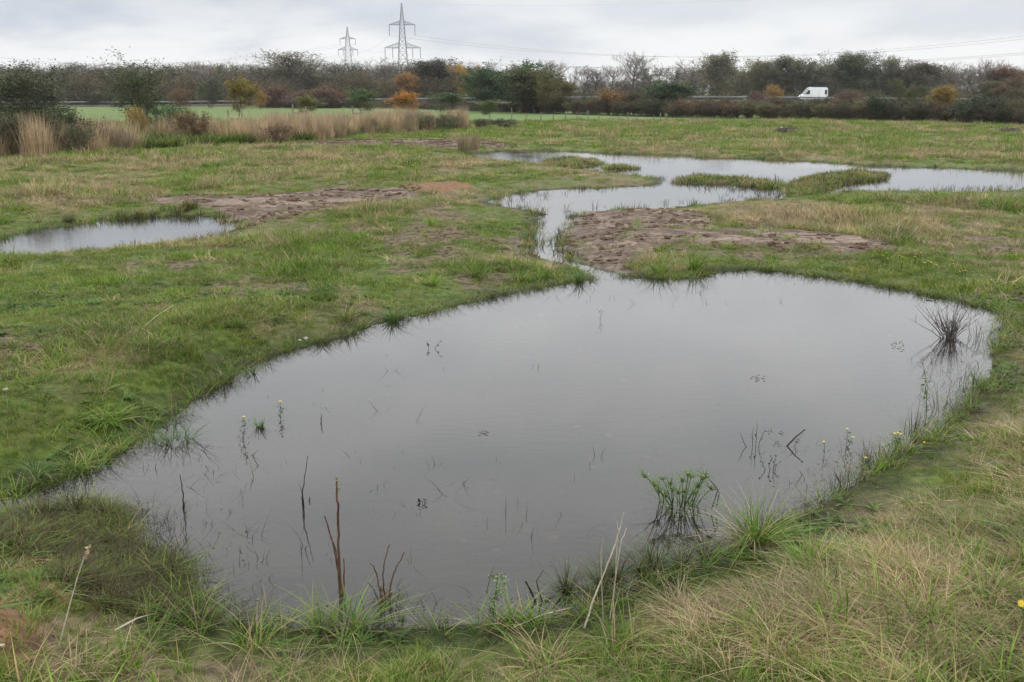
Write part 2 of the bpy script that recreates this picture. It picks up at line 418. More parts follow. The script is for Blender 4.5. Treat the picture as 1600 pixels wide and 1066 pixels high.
M_VANW = plain_mat('white_van_paint', (0.84, 0.85, 0.85), (0.88, 0.89, 0.89), 1, 0.3, 0, 0.5)
M_BLUE = plain_mat('blue_plastic', (0.05, 0.09, 0.30), (0.06, 0.11, 0.36), 1, 0.4, 0, 0.5)
M_GLASS = plain_mat('dark_glass', (0.015, 0.018, 0.022), (0.02, 0.024, 0.03), 1, 0.08, 0, 0.6)
M_TYRE = plain_mat('tyre_rubber', (0.02, 0.02, 0.02), (0.03, 0.03, 0.03), 6, 0.8, 0)
M_RIM = plain_mat('steel_rim', (0.35, 0.35, 0.36), (0.45, 0.45, 0.46), 6, 0.4, 0)
M_REDL = plain_mat('red_lamp_glass', (0.35, 0.015, 0.01), (0.4, 0.02, 0.015), 2, 0.3, 0)
M_PLAST = plain_mat('grey_plastic', (0.10, 0.10, 0.11), (0.13, 0.13, 0.14), 3, 0.5, 0)
M_WIRE = plain_mat('conductor', (0.22, 0.24, 0.26), (0.28, 0.30, 0.33), 1, 0.5, 0)
M_ASPH = plain_mat('asphalt', (0.045, 0.045, 0.047), (0.06, 0.06, 0.062), 3, 0.9, 0.2)
M_EMB = plain_mat('embankment_turf', (0.045, 0.055, 0.02), (0.085, 0.07, 0.035), 0.35, 0.95, 0.5)
M_LINE = plain_mat('road_paint', (0.7, 0.7, 0.68), (0.8, 0.8, 0.78), 3, 0.7, 0)

# ground
def ground_material():
    m, t = newmat('meadow_ground'); g = G(t); P = g.pos()
    dry, mud, soil, wet, under, field, far = (g.attr(k) for k in ('dry', 'mud', 'soil', 'wet', 'under', 'field', 'farness'))
    nf = g.noise(9, 5, P); nm = g.noise(1.6, 4, P); nl = g.noise(0.22, 4, P); nx = g.noise(40, 3, P)
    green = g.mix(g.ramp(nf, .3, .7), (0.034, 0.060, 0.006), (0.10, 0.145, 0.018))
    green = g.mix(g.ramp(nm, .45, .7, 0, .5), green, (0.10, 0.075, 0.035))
    straw = g.mix(g.ramp(nx, .3, .7), (0.085, 0.062, 0.035), (0.22, 0.17, 0.10))  # litter colour, darkened to paint in shade between the near blades
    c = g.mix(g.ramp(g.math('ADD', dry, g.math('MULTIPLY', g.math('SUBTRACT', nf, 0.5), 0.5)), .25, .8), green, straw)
    c = g.mix(g.math('MULTIPLY', far, g.ramp(nl, .3, .6, 0.2, 0.8)), c, g.mix(g.ramp(nm, .35, .65), (0.10, 0.16, 0.03), (0.18, 0.185, 0.07)))
    crop = g.mix(g.ramp(nl, .3, .7), (0.088, 0.150, 0.036), (0.128, 0.185, 0.052))
    c = g.mix(field, c, crop)
    mudc = g.mix(g.ramp(nm, .35, .65), (0.11, 0.075, 0.052), (0.27, 0.205, 0.155))
    mr = g.n('ShaderNodeMapping'); mr.inputs['Scale'].default_value = (.5, 2.6, 1); mr.inputs['Rotation'].default_value = (0, 0, .12); g.l(P, mr.inputs['Vector'])
    rutn = g.noise(1.5, 5, mr.outputs[0], .65)
    mudc = g.mix(g.ramp(g.math('ABSOLUTE', g.math('SUBTRACT', rutn, .5)), .0, .05, .8, 0), mudc, (0.05, 0.033, 0.022))
    mudc = g.mix(g.ramp(nf, .46, .6, 0, .85), mudc, (0.075, 0.05, 0.033))
    brn = g.attr('bare'); c = g.mix(g.math('MULTIPLY', brn, .85), c, g.mix(g.ramp(nf, .4, .6), (0.065, 0.045, 0.028), (0.17, 0.12, 0.08)))
    c = g.mix(mud, c, mudc)
    soilc = g.mix(g.ramp(nf, .35, .65), (0.13, 0.068, 0.034), (0.235, 0.125, 0.06))
    c = g.mix(soil, c, soilc)
    wetc = g.mix(1.0, c, g.mix(mud, (0.30, 0.33, 0.26), (0.62, 0.58, 0.55)), 'MULTIPLY')
    c = g.mix(wet, c, wetc)
    bed = g.mix(g.ramp(nm, .3, .7), (0.045, 0.040, 0.030), (0.10, 0.088, 0.066))
    peb = g.n('ShaderNodeTexVoronoi'); peb.inputs['Scale'].default_value = 2.6; g.l(P, peb.inputs['Vector'])
    bed = g.mix(g.math('MULTIPLY', g.ramp(peb.outputs['Distance'], .05, .16, 1, 0), g.ramp(g.noise(.9, 3, P), .45, .56)), bed, (0.34, 0.24, 0.17))
    c = g.mix(under, c, bed)
    p = g.n('ShaderNodeBsdfPrincipled'); g.l(c, p.inputs['Base Color'])
    g.l(g.mix(g.math('MULTIPLY', wet, mud), (0.92,) * 3, (0.42,) * 3), p.inputs['Roughness']); p.inputs['Specular IOR Level'].default_value = 0.3
    b = g.n('ShaderNodeBump'); b.inputs['Strength'].default_value = 0.7; b.inputs['Distance'].default_value = 0.05
    g.l(g.math('ADD', nf, g.math('MULTIPLY', nx, 0.4)), b.inputs['Height']); g.l(b.outputs[0], p.inputs['Normal'])
    o = g.n('ShaderNodeOutputMaterial'); g.l(p.outputs[0], o.inputs[0]); return m
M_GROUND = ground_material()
def water_material():
    m, t = newmat('pond_water'); g = G(t); P = g.pos()
    mp_ = g.n('ShaderNodeMapping'); mp_.inputs['Scale'].default_value = (1.0, 2.2, 1.0); g.l(P, mp_.inputs['Vector'])
    b = g.n('ShaderNodeBump'); g.l(g.ramp(g.noise(.28, 3, P), .35, .65, .015, .07), b.inputs['Strength']); b.inputs['Distance'].default_value = 0.02
    g.l(g.math('ADD', g.noise(5, 3, mp_.outputs[0]), g.math('MULTIPLY', g.noise(22, 2, mp_.outputs[0]), 0.25)), b.inputs['Height'])
    murk = g.n('ShaderNodeBsdfDiffuse')
    g.l(g.mix(g.ramp(g.noise(0.35, 3, P), .3, .7), (0.036, 0.035, 0.031), (0.052, 0.050, 0.045)), murk.inputs['Color'])
    tr = g.n('ShaderNodeBsdfTransparent'); tr.inputs['Color'].default_value = (0.82, 0.80, 0.72, 1)
    ms = g.n('ShaderNodeMixShader'); ms.inputs[0].default_value = 0.42; g.l(murk.outputs[0], ms.inputs[1]); g.l(tr.outputs[0], ms.inputs[2])
    gl = g.n('ShaderNodeBsdfGlossy'); gl.inputs['Roughness'].default_value = 0.02; gl.inputs['Color'].default_value = (1, 1, 1, 1); g.l(b.outputs[0], gl.inputs['Normal'])
    fr = g.n('ShaderNodeFresnel'); fr.inputs['IOR'].default_value = 1.42; g.l(b.outputs[0], fr.inputs['Normal'])
    mx = g.n('ShaderNodeMixShader'); g.l(fr.outputs[0], mx.inputs[0]); g.l(ms.outputs[0], mx.inputs[1]); g.l(gl.outputs[0], mx.inputs[2])
    o = g.n('ShaderNodeOutputMaterial'); g.l(mx.outputs[0], o.inputs[0]); return m
M_WATER = water_material()

# ------------------------------------------------------------------ the ground, split into named sheets
def build_ground():
    ang = np.radians(np.concatenate([np.linspace(60, 40, 30)[:-1], np.linspace(40, 1.05, 620)]))
    d = 3.0 / np.tan(ang)
    d = np.concatenate([[-60, -20, -8, -3, -1, 0.3, 1.1], d, [175, 200, 240, 300, 420, 700, 1300, 3000]])
    t = np.concatenate([[-6, -4, -2.6, -1.8, -1.2, -0.9], np.linspace(-0.68, 0.68, 430), [0.9, 1.2, 1.8, 2.6, 4, 6]])
    D, T = np.meshgrid(d, t, indexing='ij')
    X = T * (np.sqrt(D * D + 6) + 0.6); Y = D
    h, sd, m, o, mm, om = height(X.ravel(), Y.ravel(), True)
    x = X.ravel(); y = Y.ravel()
    dry = dry_map(x, y)
    wet = ss(0.55 - sd + (fbm(x * 3, y * 3, 61) - 0.5) * 0.5, 0, 0.5)
    under = ss(-sd, -0.02, 0.06)
    fsd = sd_poly(x, y, FIELD); field = ss(-fsd, -0.6, 0.8)
    V = np.stack([x, y, h], 1)
    nr, ncn = X.shape
    I = np.arange(nr * ncn).reshape(nr, ncn)
    F = np.stack([I[:-1, :-1], I[:-1, 1:], I[1:, 1:], I[1:, :-1]], -1).reshape(-1, 4)
    at_ = dict(bare=bare_map(x, y) * ss(sd, .1, .6), dry=dry, mud=mm, soil=om, wet=wet, under=under, field=field, farness=ss(np.hypot(x, y), 20, 60))
    fa = lambda a: a[F].mean(1)
    fu, ff, fm, fo = fa(under), fa(field), fa(mm), fa(om)
    lab = np.zeros(len(F), int)
    lab[fm > .5] = 2; lab[fo > .5] = 3; lab[ff > .5] = 1; lab[fu > .5] = 4
    for k, nm in enumerate(('meadow', 'field', 'mud', 'bare_soil', 'pond_bed')):
        f = F[lab == k]; u, inv = np.unique(f, return_inverse=True)
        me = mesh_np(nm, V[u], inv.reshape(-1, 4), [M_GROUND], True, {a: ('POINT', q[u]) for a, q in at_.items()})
        tag(ob(nm, me), kind='structure')
build_ground()
def water_sheet(name, poly, grow):
    P = np.array(poly); c = P.mean(0)
    x0, x1, y0, y1 = P[:, 0].min() - grow, P[:, 0].max() + grow, P[:, 1].min() - grow, P[:, 1].max() + grow
    return x0, x1, y0, y1
me = bpy.data.meshes.new('water')
me.from_pydata([(-45, 4.2, 0), (70, 4.2, 0), (70, 66, 0), (-45, 66, 0)], [], [(0, 1, 2, 3)]); me.materials.append(M_WATER)
tag(ob('water', me), kind='structure')

# ------------------------------------------------------------------ cracked clay slabs on the spoil bank
def clip(poly, nx, ny, c):
    out = []
    for i in range(len(poly)):
        a, b = poly[i], poly[(i + 1) % len(poly)]
        da, db = a[0] * nx + a[1] * ny - c, b[0] * nx + b[1] * ny - c
        if da <= 0: out.append(a)
        if da * db < 0:
            t = da / (da - db); out.append((a[0] + (b[0] - a[0]) * t, a[1] + (b[1] - a[1]) * t))
    return out
M_SLAB = plain_mat('cracked_clay', (0.125, 0.088, 0.062), (0.24, 0.18, 0.133), 3.5, 0.85, 0.8)
def clay_slabs():
    parent = bpy.data.objects['mud']
    areas = [gpoly([(1080, 362), (1140, 370), (1240, 375), (1350, 381), (1385, 391), (1330, 397), (1250, 396), (1150, 389), (1075, 384)]),
             gpoly([(300, 322), (430, 320), (560, 310), (630, 306), (640, 313), (560, 328), (460, 334), (380, 332)])]
    cnt = 0
    for A, sx, sy in zip(areas, (0.85, 1.1), (0.34, 0.8)):
        P = np.array(A); seeds = []
        rr = random.Random(5)
        gx = np.arange(P[:, 0].min() - sx, P[:, 0].max() + sx, sx); gy = np.arange(P[:, 1].min() - sy, P[:, 1].max() + sy, sy)
        for yy in gy:
            for xx in gx: seeds.append((xx + rr.uniform(-.48, .48) * sx + (yy * .35) % sx, yy + rr.uniform(-.45, .45) * sy))
        S = np.array(seeds); sd = sd_poly(S[:, 0], S[:, 1], A)
        for i in np.where(sd < -0.15)[0]:
            c = S[i]
            if fbm(np.array([c[0] * .9]), np.array([c[1] * .9]), 71)[0] > 0.46: continue
            poly = [(c[0] - 1.2, c[1] - 1.2), (c[0] + 1.2, c[1] - 1.2), (c[0] + 1.2, c[1] + 1.2), (c[0] - 1.2, c[1] + 1.2)]
            for j in np.argsort(((S - c) ** 2).sum(1))[1:14]:
                q = S[j]; n = q - c; l = np.hypot(*n); n = n / l
                poly = clip(poly, n[0], n[1], n @ ((c + q) / 2))
            if len(poly) < 3 or max(np.hypot(q_[0] - c[0], q_[1] - c[1]) for q_ in poly) > .95 * max(sx, sy): continue
            z0 = gz(c[0], c[1]); tilt = (rr.uniform(-.05, .05), rr.uniform(-.05, .05)); hh = 0.0 + rr.uniform(0, .028)
            pts = []
            for k in range(len(poly)):      # subdivide the outline and jitter it
                a, b = np.array(poly[k]), np.array(poly[(k + 1) % len(poly)])
                for t in (0, .5):
                    q = a + (b - a) * t; q = c + (q - c) * rr.uniform(.80, .98); pts.append(q)
            n = len(pts)
            top = [(*(c + (q - c) * .93), z0 + hh + (q[0] - c[0]) * tilt[0] + (q[1] - c[1]) * tilt[1]) for q in pts]
            mid = [(q[0], q[1], z0 + hh - .018 + (q[0] - c[0]) * tilt[0] + (q[1] - c[1]) * tilt[1]) for q in pts]
            bot = [(q[0], q[1], z0 - .12) for q in pts]
            ctr = [(c[0], c[1], z0 + hh + rr.uniform(0, .012))]
            V = np.array(top + mid + bot + ctr) - np.array([c[0], c[1], z0])
            F = [(k, (k + 1) % n, 3 * n) for k in range(n)] + [(n + k, n + (k + 1) % n, (k + 1) % n, k) for k in range(n)] + [(2 * n + k, 2 * n + (k + 1) % n, n + (k + 1) % n, n + k) for k in range(n)]
            me = bpy.data.meshes.new('clay_slab'); me.from_pydata(V.tolist(), [], F); me.materials.append(M_SLAB); me.update()
            ob('clay_slab', me, parent, (c[0], c[1], z0)); cnt += 1
            if cnt >= 280: return
clay_slabs()

# ------------------------------------------------------------------ scattered ground cover
def hidden_coll(name, meshes):
    c = bpy.data.collections.new(name)
    for i, me in enumerate(meshes):
        o = bpy.data.objects.new('%s_%02d' % (name, i), me); c.objects.link(o)
    return c
def scatter(name, coll, P, rot, sc, idx, label):
    me = bpy.data.meshes.new(name)
    me.vertices.add(len(P)); me.vertices.foreach_set('co', np.asarray(P, np.float32).ravel())
    for nm, ty, arr, key in (('rot', 'FLOAT_VECTOR', rot, 'vector'), ('scl', 'FLOAT_VECTOR', sc, 'vector'), ('idx', 'INT', idx, 'value')):
        a = me.attributes.new(nm, ty, 'POINT'); a.data.foreach_set(key, np.ascontiguousarray(arr, np.int32 if ty == 'INT' else np.float32).ravel())
    o = ob(name, me); tag(o, label, kind='stuff', cat='ground cover')
    ng = bpy.data.node_groups.new(name + '_scatter', 'GeometryNodeTree')
    ng.interface.new_socket(name='Geometry', in_out='INPUT', socket_type='NodeSocketGeometry')
    ng.interface.new_socket(name='Geometry', in_out='OUTPUT', socket_type='NodeSocketGeometry')
    gi = ng.nodes.new('NodeGroupInput'); go = ng.nodes.new('NodeGroupOutput')
    ip = ng.nodes.new('GeometryNodeInstanceOnPoints'); ci = ng.nodes.new('GeometryNodeCollectionInfo')
    ci.inputs['Collection'].default_value = coll; ci.inputs['Separate Children'].default_value = True; ci.inputs['Reset Children'].default_value = True
    ng.links.new(gi.outputs[0], ip.inputs['Points']); ng.links.new(ci.outputs[0], ip.inputs['Instance'])
    ip.inputs['Pick Instance'].default_value = True
    def na(n, ty):
        q = ng.nodes.new('GeometryNodeInputNamedAttribute'); q.data_type = ty; q.inputs['Name'].default_value = n; return q.outputs['Attribute']
    ng.links.new(na('idx', 'INT'), ip.inputs['Instance Index']); ng.links.new(na('rot', 'FLOAT_VECTOR'), ip.inputs['Rotation']); ng.links.new(na('scl', 'FLOAT_VECTOR'), ip.inputs['Scale'])
    ng.links.new(ip.outputs[0], go.inputs[0])
    md = o.modifiers.new('scatter', 'NODES'); md.node_group = ng
    return o
def blades(name, n, R, h, w, lean, droop, seed, mat, segs=4, hv=0.35, flat=False, outward=0.5):
    r = np.random.RandomState(seed)
    th = r.uniform(0, 2 * np.pi, n); rr = R * np.sqrt(r.uniform(0, 1, n))
    base = np.stack([rr * np.cos(th), rr * np.sin(th), np.zeros(n)], 1)
    a = np.where(r.uniform(0, 1, n) < outward, th + r.normal(0, .5, n), r.uniform(0, 2 * np.pi, n))
    dirv = np.stack([np.cos(a), np.sin(a), np.zeros(n)], 1)
    Ln = h * r.uniform(1 - hv, 1 + hv, n); le = np.clip(r.normal(lean, lean * .5 + .05, n), 0, 1.6); dr = np.clip(r.normal(droop, droop * .5 + .03, n), 0, 1.5)
    ww = w * r.uniform(.6, 1.3, n); tw = r.uniform(-.9, .9, n)
    side = np.stack([-np.sin(a + tw), np.cos(a + tw), np.zeros(n)], 1)
    V = np.zeros((n, segs + 1, 2, 3)); T = np.zeros((n, segs + 1, 2))
    for k in range(segs + 1):
        t = k / segs
        horiz = (le * t + dr * t * t) * Ln
        z = Ln * (t - 0.42 * dr * t ** 2.3) * np.sqrt(1 / (1 + le * le * .7)) - .01
        p = base + dirv * horiz[:, None]; p[:, 2] += z
        wk = ww * (1 - t ** 1.7) * .5 + w * .06
        V[:, k, 0] = p - side * wk[:, None]; V[:, k, 1] = p + side * wk[:, None]; T[:, k] = t
    idx = np.arange(n * (segs + 1) * 2).reshape(n, segs + 1, 2)
    F = np.stack([idx[:, :-1, 0], idx[:, :-1, 1], idx[:, 1:, 1], idx[:, 1:, 0]], -1).reshape(-1, 4)
    v = np.repeat(r.uniform(0, 1, n), segs)
    return mesh_np(name, V.reshape(-1, 3), F, [mat], True, {'v': ('FACE', v), 't': ('POINT', T.ravel())})
def leaflets(name, n, R, H, s, seed, mat):
    r = np.random.RandomState(seed)
    c = np.stack([r.normal(0, R * .5, n), r.normal(0, R * .5, n), r.uniform(0, H, n)], 1)
    return leaf_mesh(name, c, s, r, mat)
def leaf_mesh(name, c, s, r, mat, aspect=0.6, W=None, flat=0.6):
    n = len(c); s = s * r.uniform(.6, 1.35, n)
    u = r.normal(0, 1, (n, 3)); u[:, 2] *= flat; u /= np.linalg.norm(u, axis=1)[:, None]
    q = r.normal(0, 1, (n, 3)); q -= u * (q * u).sum(1)[:, None]; q /= np.linalg.norm(q, axis=1)[:, None]
    a = u * s[:, None] * .5; b = q * s[:, None] * .5 * aspect
    V = np.stack([c - a, c + b, c + a, c - b], 1).reshape(-1, 3)
    F = np.arange(n * 4).reshape(n, 4)
    w = r.uniform(0, 1, n) if W is None else W
    return mesh_np(name, V, F, [mat], False, {'v': ('FACE', r.uniform(0, 1, n)), 'w': ('FACE', w)})

# prototypes: near tufts (fine), middle patches, far patches
NV = 5
kind_protos = {
 'grass': [blades('g', 18, .05, .13, .0055, .35, .5, 100 + i, M_LUSH) for i in range(3)] + [blades('g', 22, .07, .10, .004, .35, .35, 110 + i, M_FINE) for i in range(3)] + [blades('g', 12, .05, .21, .0075, .4, .75, 130 + i, M_LUSH, 5) for i in range(2)],
 'straw_grass': [blades('s', 22, .06, .13, .0032, .7, .5, 140 + i, M_DRY) for i in range(3)] + [blades('s', 22, .10, .13, .0042, 2.2, 1.2, 150 + i, M_STRAW) for i in range(3)] + [blades('s', 12, .04, .22, .003, .3, .3, 160 + i, M_DRY) for i in range(2)],
 'moss': [blades('m', 60, .11, .055, .006, .5, .3, 170 + i, M_MOSS, 2) for i in range(4)],
}
mid_protos = {
 'grass': [blades('g', 60, .24, .12, .009, .35, .45, 200 + i, M_LUSH, 3, .5) for i in range(3)] + [blades('g', 70, .26, .10, .007, .35, .35, 210 + i, M_FINE, 3, .5) for i in range(3)] + [blades('g', 34, .12, .24, .010, .4, .6, 230 + i, M_LUSH, 4) for i in range(2)],
 'straw_grass': [blades('s', 70, .24, .16, .007, .5, .4, 240 + i, M_DRY, 3, .5) for i in range(3)] + [blades('s', 60, .26, .14, .007, .9, .5, 250 + i, M_STRAW, 3, .5) for i in range(3)] + [blades('s', 34, .14, .30, .006, .3, .25, 260 + i, M_DRY, 3) for i in range(2)],
 'moss': [blades('m', 100, .25, .06, .010, .5, .3, 270 + i, M_MOSS, 2) for i in range(4)],
}
far_protos = {
 'grass': [blades('g', 80, .6, .15, .022, .35, .45, 300 + i, M_LUSH, 2, .6) for i in range(3)] + [blades('g', 90, .6, .13, .018, .35, .35, 310 + i, M_FINE, 2, .6) for i in range(3)] + [blades('g', 40, .3, .28, .02, .35, .5, 330 + i, M_LUSH, 3) for i in range(2)],
 'straw_grass': [blades('s', 90, .6, .22, .016, .4, .4, 340 + i, M_DRY, 2, .6) for i in range(3)] + [blades('s', 80, .6, .17, .018, .7, .5, 350 + i, M_STRAW, 2, .6) for i in range(3)] + [blades('s', 50, .35, .38, .014, .25, .25, 360 + i, M_DRY, 3) for i in range(2)],
 'moss': [blades('m', 80, .6, .06, .02, .5, .3, 370 + i, M_MOSS, 2) for i in range(4)],
}
def cover():
    acc = {k: [] for k in ('grass', 'straw_grass', 'moss')}
    bands = [(1.8, 6.5, 620, 0), (6.5, 12.5, 240, 0), (12.5, 27, 48, 1), (27, 55, 22, 1), (40, 100, 4.5, 2), (100, 160, 1.6, 2)]
    for bi, (a, b, den, tier) in enumerate(bands):
        wf = .56
        n = int((b - a) * ((a + b) * wf + 3.2) * den)
        yy = RNG.uniform(a, b, int(n * 1.3)); half = yy * wf + 1.6
        xx = RNG.uniform(-1, 1, len(yy)) * (b * wf + 1.6); k = np.abs(xx) < half; xx, yy = xx[k], yy[k]
        h, sd, m, o, mm, om = height(xx, yy, True)
        f = sd_poly(xx, yy, FIELD)
        dry = dry_map(xx, yy)
        bare = np.maximum(mm, om)
        bare = np.maximum(bare, bare_map(xx, yy) * .75)
        shore = np.where(yy > 20, ss(sd, -.02, .4), ss(sd, .0, .55))
        pk = (1 - bare * .97) * np.where(yy > 20, .25 + .75 * shore, .7 + .3 * shore) * (f > 0)
        pk *= 0.45 + 0.55 * ss(fbm(xx * 1.1, yy * 1.1, 81, 3), .34, .5)
        pk = pk * np.where(sd_poly(xx, yy, WETP) < .05, .3, 1) * np.where((yy < 6.6) & (sd < .16), .3, 1)
        r = RNG.uniform(0, 1, len(xx))
        wetmask = sd < np.where(yy > 20, .5, .32)
        keep = (r < pk) & (sd > 0.0)
        isdry = RNG.uniform(0, 1, len(xx)) < np.clip((dry - .28) * 1.35, .03, .93) * ss(sd, .1, .7)
        ismoss = (~isdry) & (RNG.uniform(0, 1, len(xx)) < .35 + .1 * wetmask)
        patch = fbm(xx * .8, yy * .8, 83, 3)
        tall = fbm(xx * .55, yy * .55, 84, 3)
        for kn, msk in (('grass', keep & ~isdry & ~ismoss), ('straw_grass', keep & isdry), ('moss', keep & ismoss)):
            q = np.where(msk)[0]
            np_ = 4 if kn == 'moss' else 8
            u = RNG.uniform(0, 1, len(q))
            tallf = ss(sd[q], .5, 1.6)
            if kn == 'moss': idx = RNG.randint(0, 4, len(q))
            else:
                idx = np.where(u < ss(patch[q], .3, .7) * .9, RNG.randint(0, 3, len(q)), RNG.randint(3, 6, len(q)))
                tl = RNG.uniform(0, 1, len(q)) < (.02 + .25 * ss(tall[q], .52, .72)) * tallf
                idx = np.where(tl, RNG.randint(6, 8, len(q)), idx)
            s = RNG.uniform(.65, 1.25, len(q)) * (.7 + .6 * ss(tall[q], .35, .7))
            s *= np.where((yy[q] < 7.2) & (sd[q] < .45), .5, 1) * np.where((xx[q] < 2) & (yy[q] > 7) & (yy[q] < 27), .85, 1)
            s *= np.where(yy[q] > 20, .5 + .5 * ss(sd[q], .4, 3.5), .62 + .38 * ss(sd[q], .1, .9)) * np.where(yy[q] < 9, .76, 1)
            rot = np.stack([RNG.normal(0, .1, len(q)), RNG.normal(0, .1, len(q)), RNG.uniform(0, 6.28, len(q))], 1)
            acc[kn].append((np.stack([xx[q], yy[q], h[q] - .004], 1), rot, np.stack([s, s, s * RNG.uniform(.75, 1.2, len(q))], 1), idx + tier * np_))
    LB = {'grass': 'green meadow grass covering the banks round the ponds', 'straw_grass': 'dry straw coloured grass growing through the meadow', 'moss': 'short mossy turf close to the wet banks'}
    for kn, lst in acc.items():
        c = hidden_coll(kn + '_tufts', kind_protos[kn] + mid_protos[kn] + far_protos[kn])
        P = np.concatenate([q[0] for q in lst]); R_ = np.concatenate([q[1] for q in lst]); S = np.concatenate([q[2] for q in lst]); I = np.concatenate([q[3] for q in lst])
        scatter(kn, c, P, R_, S, I, LB[kn])
cover()

def scatter_pts(name, label, protos, xx, yy, smin, smax, zoff=0.0, zs=(.85, 1.15), water=False):
    h = height(xx, yy); n = len(xx)
    if water: h = np.maximum(h, -.03)
    s = RNG.uniform(smin, smax, n)
    rot = np.stack([RNG.normal(0, .06, n), RNG.normal(0, .06, n), RNG.uniform(0, 6.28, n)], 1)
    c = hidden_coll(name + '_pieces', protos)
    return scatter(name, c, np.stack([xx, yy, h + zoff], 1), rot, np.stack([s, s, s * RNG.uniform(*zs, n)], 1), RNG.randint(0, len(protos), n), label)
def in_poly(P, n, margin=0.0):
    A = np.array(P); x = RNG.uniform(A[:, 0].min() - margin, A[:, 0].max() + margin, n * 4); y = RNG.uniform(A[:, 1].min() - margin, A[:, 1].max() + margin, n * 4)
    k = sd_poly(x, y, P) < margin; return x[k][:n], y[k][:n]

# wet sedge and sodden weeds at the left foot of the near pond
wx, wy = in_poly(WETP, 1300, .05)
scatter_pts('wet_sedge', 'dark sodden sedge on the left foot of the near pond', [blades('w', 26, .06, .12, .005, .7, .6, 400 + i, (M_WET, M_WET, M_WETB, M_WETB, M_FINE)[i]) for i in range(5)], wx, wy, .4, 1.0)
# rim of grass leaning into the water all round the shores
def rim():
    xs, ys = [], []
    for P, dens in ((NEAR, 60), (STREAM, 12), (FAR, 9), (LEFT, 14), *[(I_, 12) for I_ in ISLES]):
        for k in range(len(P)):
            a, b = np.array(P[k]), np.array(P[(k + 1) % len(P)]); l = np.hypot(*(b - a)); n = int(l * dens)
            t = RNG.uniform(0, 1, n); q = a + (b - a) * t[:, None] + RNG.normal(0, .09 if P is NEAR else .25, (n, 2))
            xs.append(q[:, 0]); ys.append(q[:, 1])
    x = np.concatenate(xs); y = np.concatenate(ys); s = water_sd(x, y)
    k = (s > -.12) & (s < .20) & (fbm(x * 1.4, y * 1.4, 91) > .38); return x[k], y[k]
rx, ry = rim()
k = ry < 18
scatter_pts('shore_grass', 'grass and rushes leaning over the rim of the near pond', [blades('r', 12, .05, .17, .006, .6, .6, 420 + i, M_WET if i < 3 else M_LUSH) for i in range(6)], rx[k], ry[k], .35, 1.1, -.01, water=True)
scatter_pts('far_shore_rushes', 'rushes fringing the far ponds and their little islands', [blades('r', 22, .2, .24, .014, .3, .4, 430 + i, M_WET if i < 2 else (M_LUSH if i < 4 else M_DRY), 3) for i in range(6)], rx[~k], ry[~k], .3, .85, -.01, water=True)
bx, by = [], []
for a, b in (((-120, 366), (60, 358)), ((60, 358), (290, 334)), ((290, 334), (320, 337))):
    n = 90
    for t in RNG.uniform(0, 1, n):
        q = at(a[0] + (b[0] - a[0]) * t, a[1] + (b[1] - a[1]) * t + RNG.normal(0, 1.5) - 2); bx.append(q[0]); by.append(q[1])
bx, by = np.array(bx), np.array(by); kk = fbm(bx * .9, by * .9, 92, 2) > .42
scatter_pts('pond_bank_rushes', 'weeds and rushes on the bank behind the left pond', [blades('r', 26, .16, .34, .012, .3, .4, 436 + i, (M_WET, M_LUSH, M_WET, M_DRY)[i], 4) for i in range(4)], bx[kk], by[kk], .35, .85)
for ii, I_ in enumerate(ISLES):
    ix, iy = in_poly(I_, (110, 20, 100, 330)[ii], 0)
    scatter_pts('island_grass', ('tall grass on the small island nearest the far bank', 'tiny grass spit in the far pond', 'long thin grass spit across the middle of the far pond', 'grassy island at the right of the far pond')[ii],
                [blades('i', 40, .3, .17, .016, .3, .4, 440 + i + 10 * ii, (M_LUSH, M_FINE, M_DRY, M_WET)[i], 3) for i in range(4)], ix, iy, .6, 1.2, -.01, water=True)
# sprigs poking out of the shallow water
def sprigs(px0, px1, py0, py1, n, seed):
    r = np.random.RandomState(seed); pts = [wp(r.uniform(px0, px1), r.uniform(py0, py1)) for _ in range(n)]
    return [p.x for p in pts], [p.y for p in pts]
sx, sy = [], []
for q in ((200, 420, 780, 960, 150, 1), (190, 290, 800, 880, 200, 2), (160, 400, 690, 780, 60, 3), (1230, 1480, 690, 800, 110, 4), (1440, 1540, 560, 680, 110, 5), (400, 860, 560, 900, 50, 9), (860, 1300, 700, 860, 40, 10), (700, 1250, 425, 480, 60, 11), (860, 1090, 870, 950, 40, 6), (1480, 1555, 490, 580, 30, 7), (560, 800, 930, 965, 30, 8)):
    a, b = sprigs(*q); sx += a; sy += b
sx, sy = np.array(sx), np.array(sy); k = water_sd(sx, sy) < -.03
scatter_pts('water_sprigs', 'thin dark sprigs standing in the shallows of the near pond', [blades('p', (2, 3, 4, 3, 6, 2)[i], (.02, .03, .05, .03, .03, .01)[i], (.11, .10, .08, .13, .07, .15)[i], .0045, .35, .4, 460 + i, M_DKW, 4, .5) for i in range(6)], sx[k], sy[k], .4, 1.3, 0, water=True)
def fleck(i):
    r = random.Random(i); K = 7
    V = [(0, 0, .001)] + [(math.cos(6.283 * k / K) * r.uniform(.5, 1), math.sin(6.283 * k / K) * r.uniform(.25, .6), r.uniform(0, .12)) for k in range(K)]
    F = [(0, k + 1, (k + 1) % K + 1) for k in range(K)]; F = [(a, b, c, a) for a, b, c in F]
    me = bpy.data.meshes.new('fleck'); me.from_pydata(V, [], [f[:3] for f in F]); me.materials.append((M_DKW, M_WETB, M_DRY, M_WEEDF)[i % 4]); me.update(); return me
M_WEEDF = leafy_mat('floating_weed', ((0.05, 0.08, 0.02), (0.09, 0.12, 0.03)))
fx, fy = in_poly(NEAR, 5200, 0); sdn = water_sd(fx, fy)
